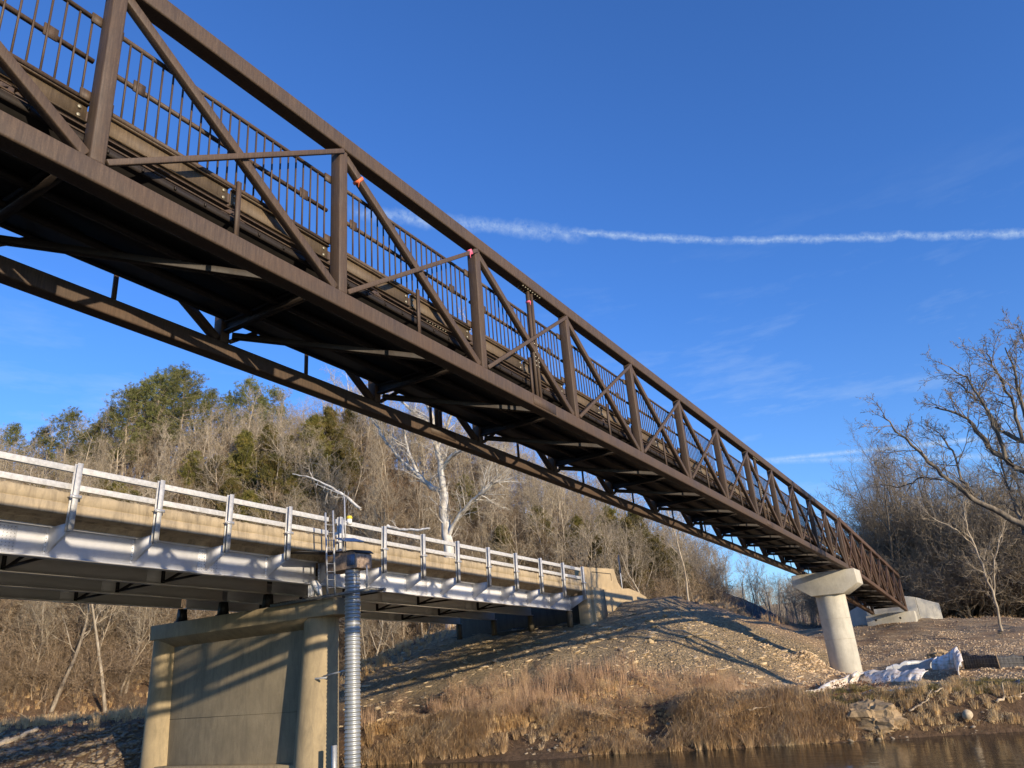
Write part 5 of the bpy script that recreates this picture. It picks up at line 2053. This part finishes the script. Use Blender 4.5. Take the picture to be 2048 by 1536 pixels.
# boulders, stump and logs that can be told apart
def boulder(name, label, cat, px, py, r, sc, mat, seed, sink=0.3, rough_=0.22):
    import bmesh
    p = at_ground(px, py)
    bm = bmesh.new()
    bmesh.ops.create_icosphere(bm, subdivisions=4, radius=1)
    from mathutils import noise as mn
    for v in bm.verts:
        c = v.co.copy()
        q = Vector((round(c.x * 1.6) / 1.6, round(c.y * 1.6) / 1.6, round(c.z * 1.8) / 1.8))
        c = c.lerp(q.normalized() if q.length > 0.1 else c, 0.35)
        d = mn.fractal(v.co * 1.6 + Vector((seed, 0, 0)), 1.0, 2.0, 5) * rough_ * 1.6
        v.co = Vector((c.x * sc[0], c.y * sc[1], c.z * sc[2])) * r * (1 + d)
    me = bpy.data.meshes.new(name)
    bm.to_mesh(me)
    bm.free()
    me.materials.append(mat)
    o = bpy.data.objects.new(name, me)
    C.objects.link(o)
    o.location = (p[0], p[1], p[2] + r * sc[2] * (1 - sink * 2))
    return tag(o, label, cat)


boulder('boulder', 'large tan undercut boulder at the water edge with grass on its right', 'boulder', 1752, 1448, 0.72, (0.7, 1.25, 0.72), M_ROCKTAN, 3.1, 0.32, 0.26)
boulder('boulder', 'rounded tan boulder left of the largest one, over a dark hollow', 'boulder', 1708, 1440, 0.36, (0.8, 1.1, 0.7), M_ROCKTAN, 8.4, 0.2)
boulder('boulder', 'blocky tan rock standing on the gravel behind the plastic sheeting', 'boulder', 1880, 1328, 0.62, (0.8, 0.95, 0.8), M_ROCKTAN, 5.7, 0.25, 0.3)
boulder('boulder', 'low tan ledge rock above the rounded boulder', 'boulder', 1735, 1418, 0.38, (0.7, 1.5, 0.45), M_ROCKTAN, 1.3, 0.25)

p = at_ground(1935, 1440)
lg = thing('cut_log', 'sawn log with a pale round cut end facing the water on the right bank', 'log', tuple(p))
m = MB()
d1 = norm(np.array((-0.85, -0.25, 0.35)))
c0 = p + np.array((0.1, 0, 0.10))
m.tube([c0 - d1 * 0.9, c0 - d1 * 0.3, c0 + d1 * 0.28], [0.12, 0.14, 0.155], 16)
m.build('bark', M_LOG, lg)
m = MB()
m.tube([c0 + d1 * 0.281, c0 + d1 * 0.287], 0.135, 20)
m.build('cut_end', M_LOGEND, lg)


def stick(name, label, pxs, r0, r1, mat, lift=0.15, branches=2, seed=1):
    r_ = np.random.default_rng(seed)
    P = []
    for q in pxs:
        a = at_ground(*q)
        P.append((a[0], a[1], a[2] + lift))
    P = np.array(P)
    t = np.linspace(0, len(P) - 1, (len(P) - 1) * 4 + 1)
    Q = np.stack([np.interp(t, np.arange(len(P)), P[:, k_]) for k_ in range(3)], -1)
    Q[1:-1] += r_.normal(0, r0 * 0.5, (len(Q) - 2, 3))
    m = MB()
    m.tube(list(Q), list(np.linspace(r0, r1, len(Q))), 8)
    for b in range(branches):
        j = r_.integers(2, len(Q) - 2)
        dd = norm(Q[j] - Q[j - 1] + r_.normal(0, 0.7, 3) + np.array((0, 0, 0.5)))
        m.tube([Q[j], Q[j] + dd * 0.25, Q[j] + dd * 0.5 + r_.normal(0, 0.05, 3)], [r1, r1 * 0.8, r1 * 0.4], 6)
    return one(m, name, mat, label, 'driftwood', loc=tuple(P[0]), smooth=True)


stick('fallen_log', 'long bleached log lying on the far left bank at the picture edge', [(-30, 1505), (30, 1482), (75, 1463)], 0.17, 0.12, M_LOG, 0.15, 1, 3)
stick('driftwood', 'forked bleached branch lying on the right bank near the picture edge', [(1995, 1412), (2012, 1402), (2045, 1400)], 0.05, 0.03, M_LOG, 0.12, 2, 4)
stick('driftwood', 'pale crooked stick slanting in the green grass below the plastic sheeting', [(1820, 1432), (1845, 1418), (1860, 1406)], 0.035, 0.018, M_LOG, 0.16, 1, 5)
stick('driftwood', 'thin pale branch lying in the russet grass left of the boulders', [(1500, 1437), (1530, 1432), (1570, 1424)], 0.03, 0.015, M_LOG, 0.3, 1, 6)
stick('driftwood', 'short bleached stick bent in two above the blue tarp edge', [(1872, 1396), (1884, 1390), (1890, 1384)], 0.03, 0.015, M_LOG, 0.2, 0, 7)
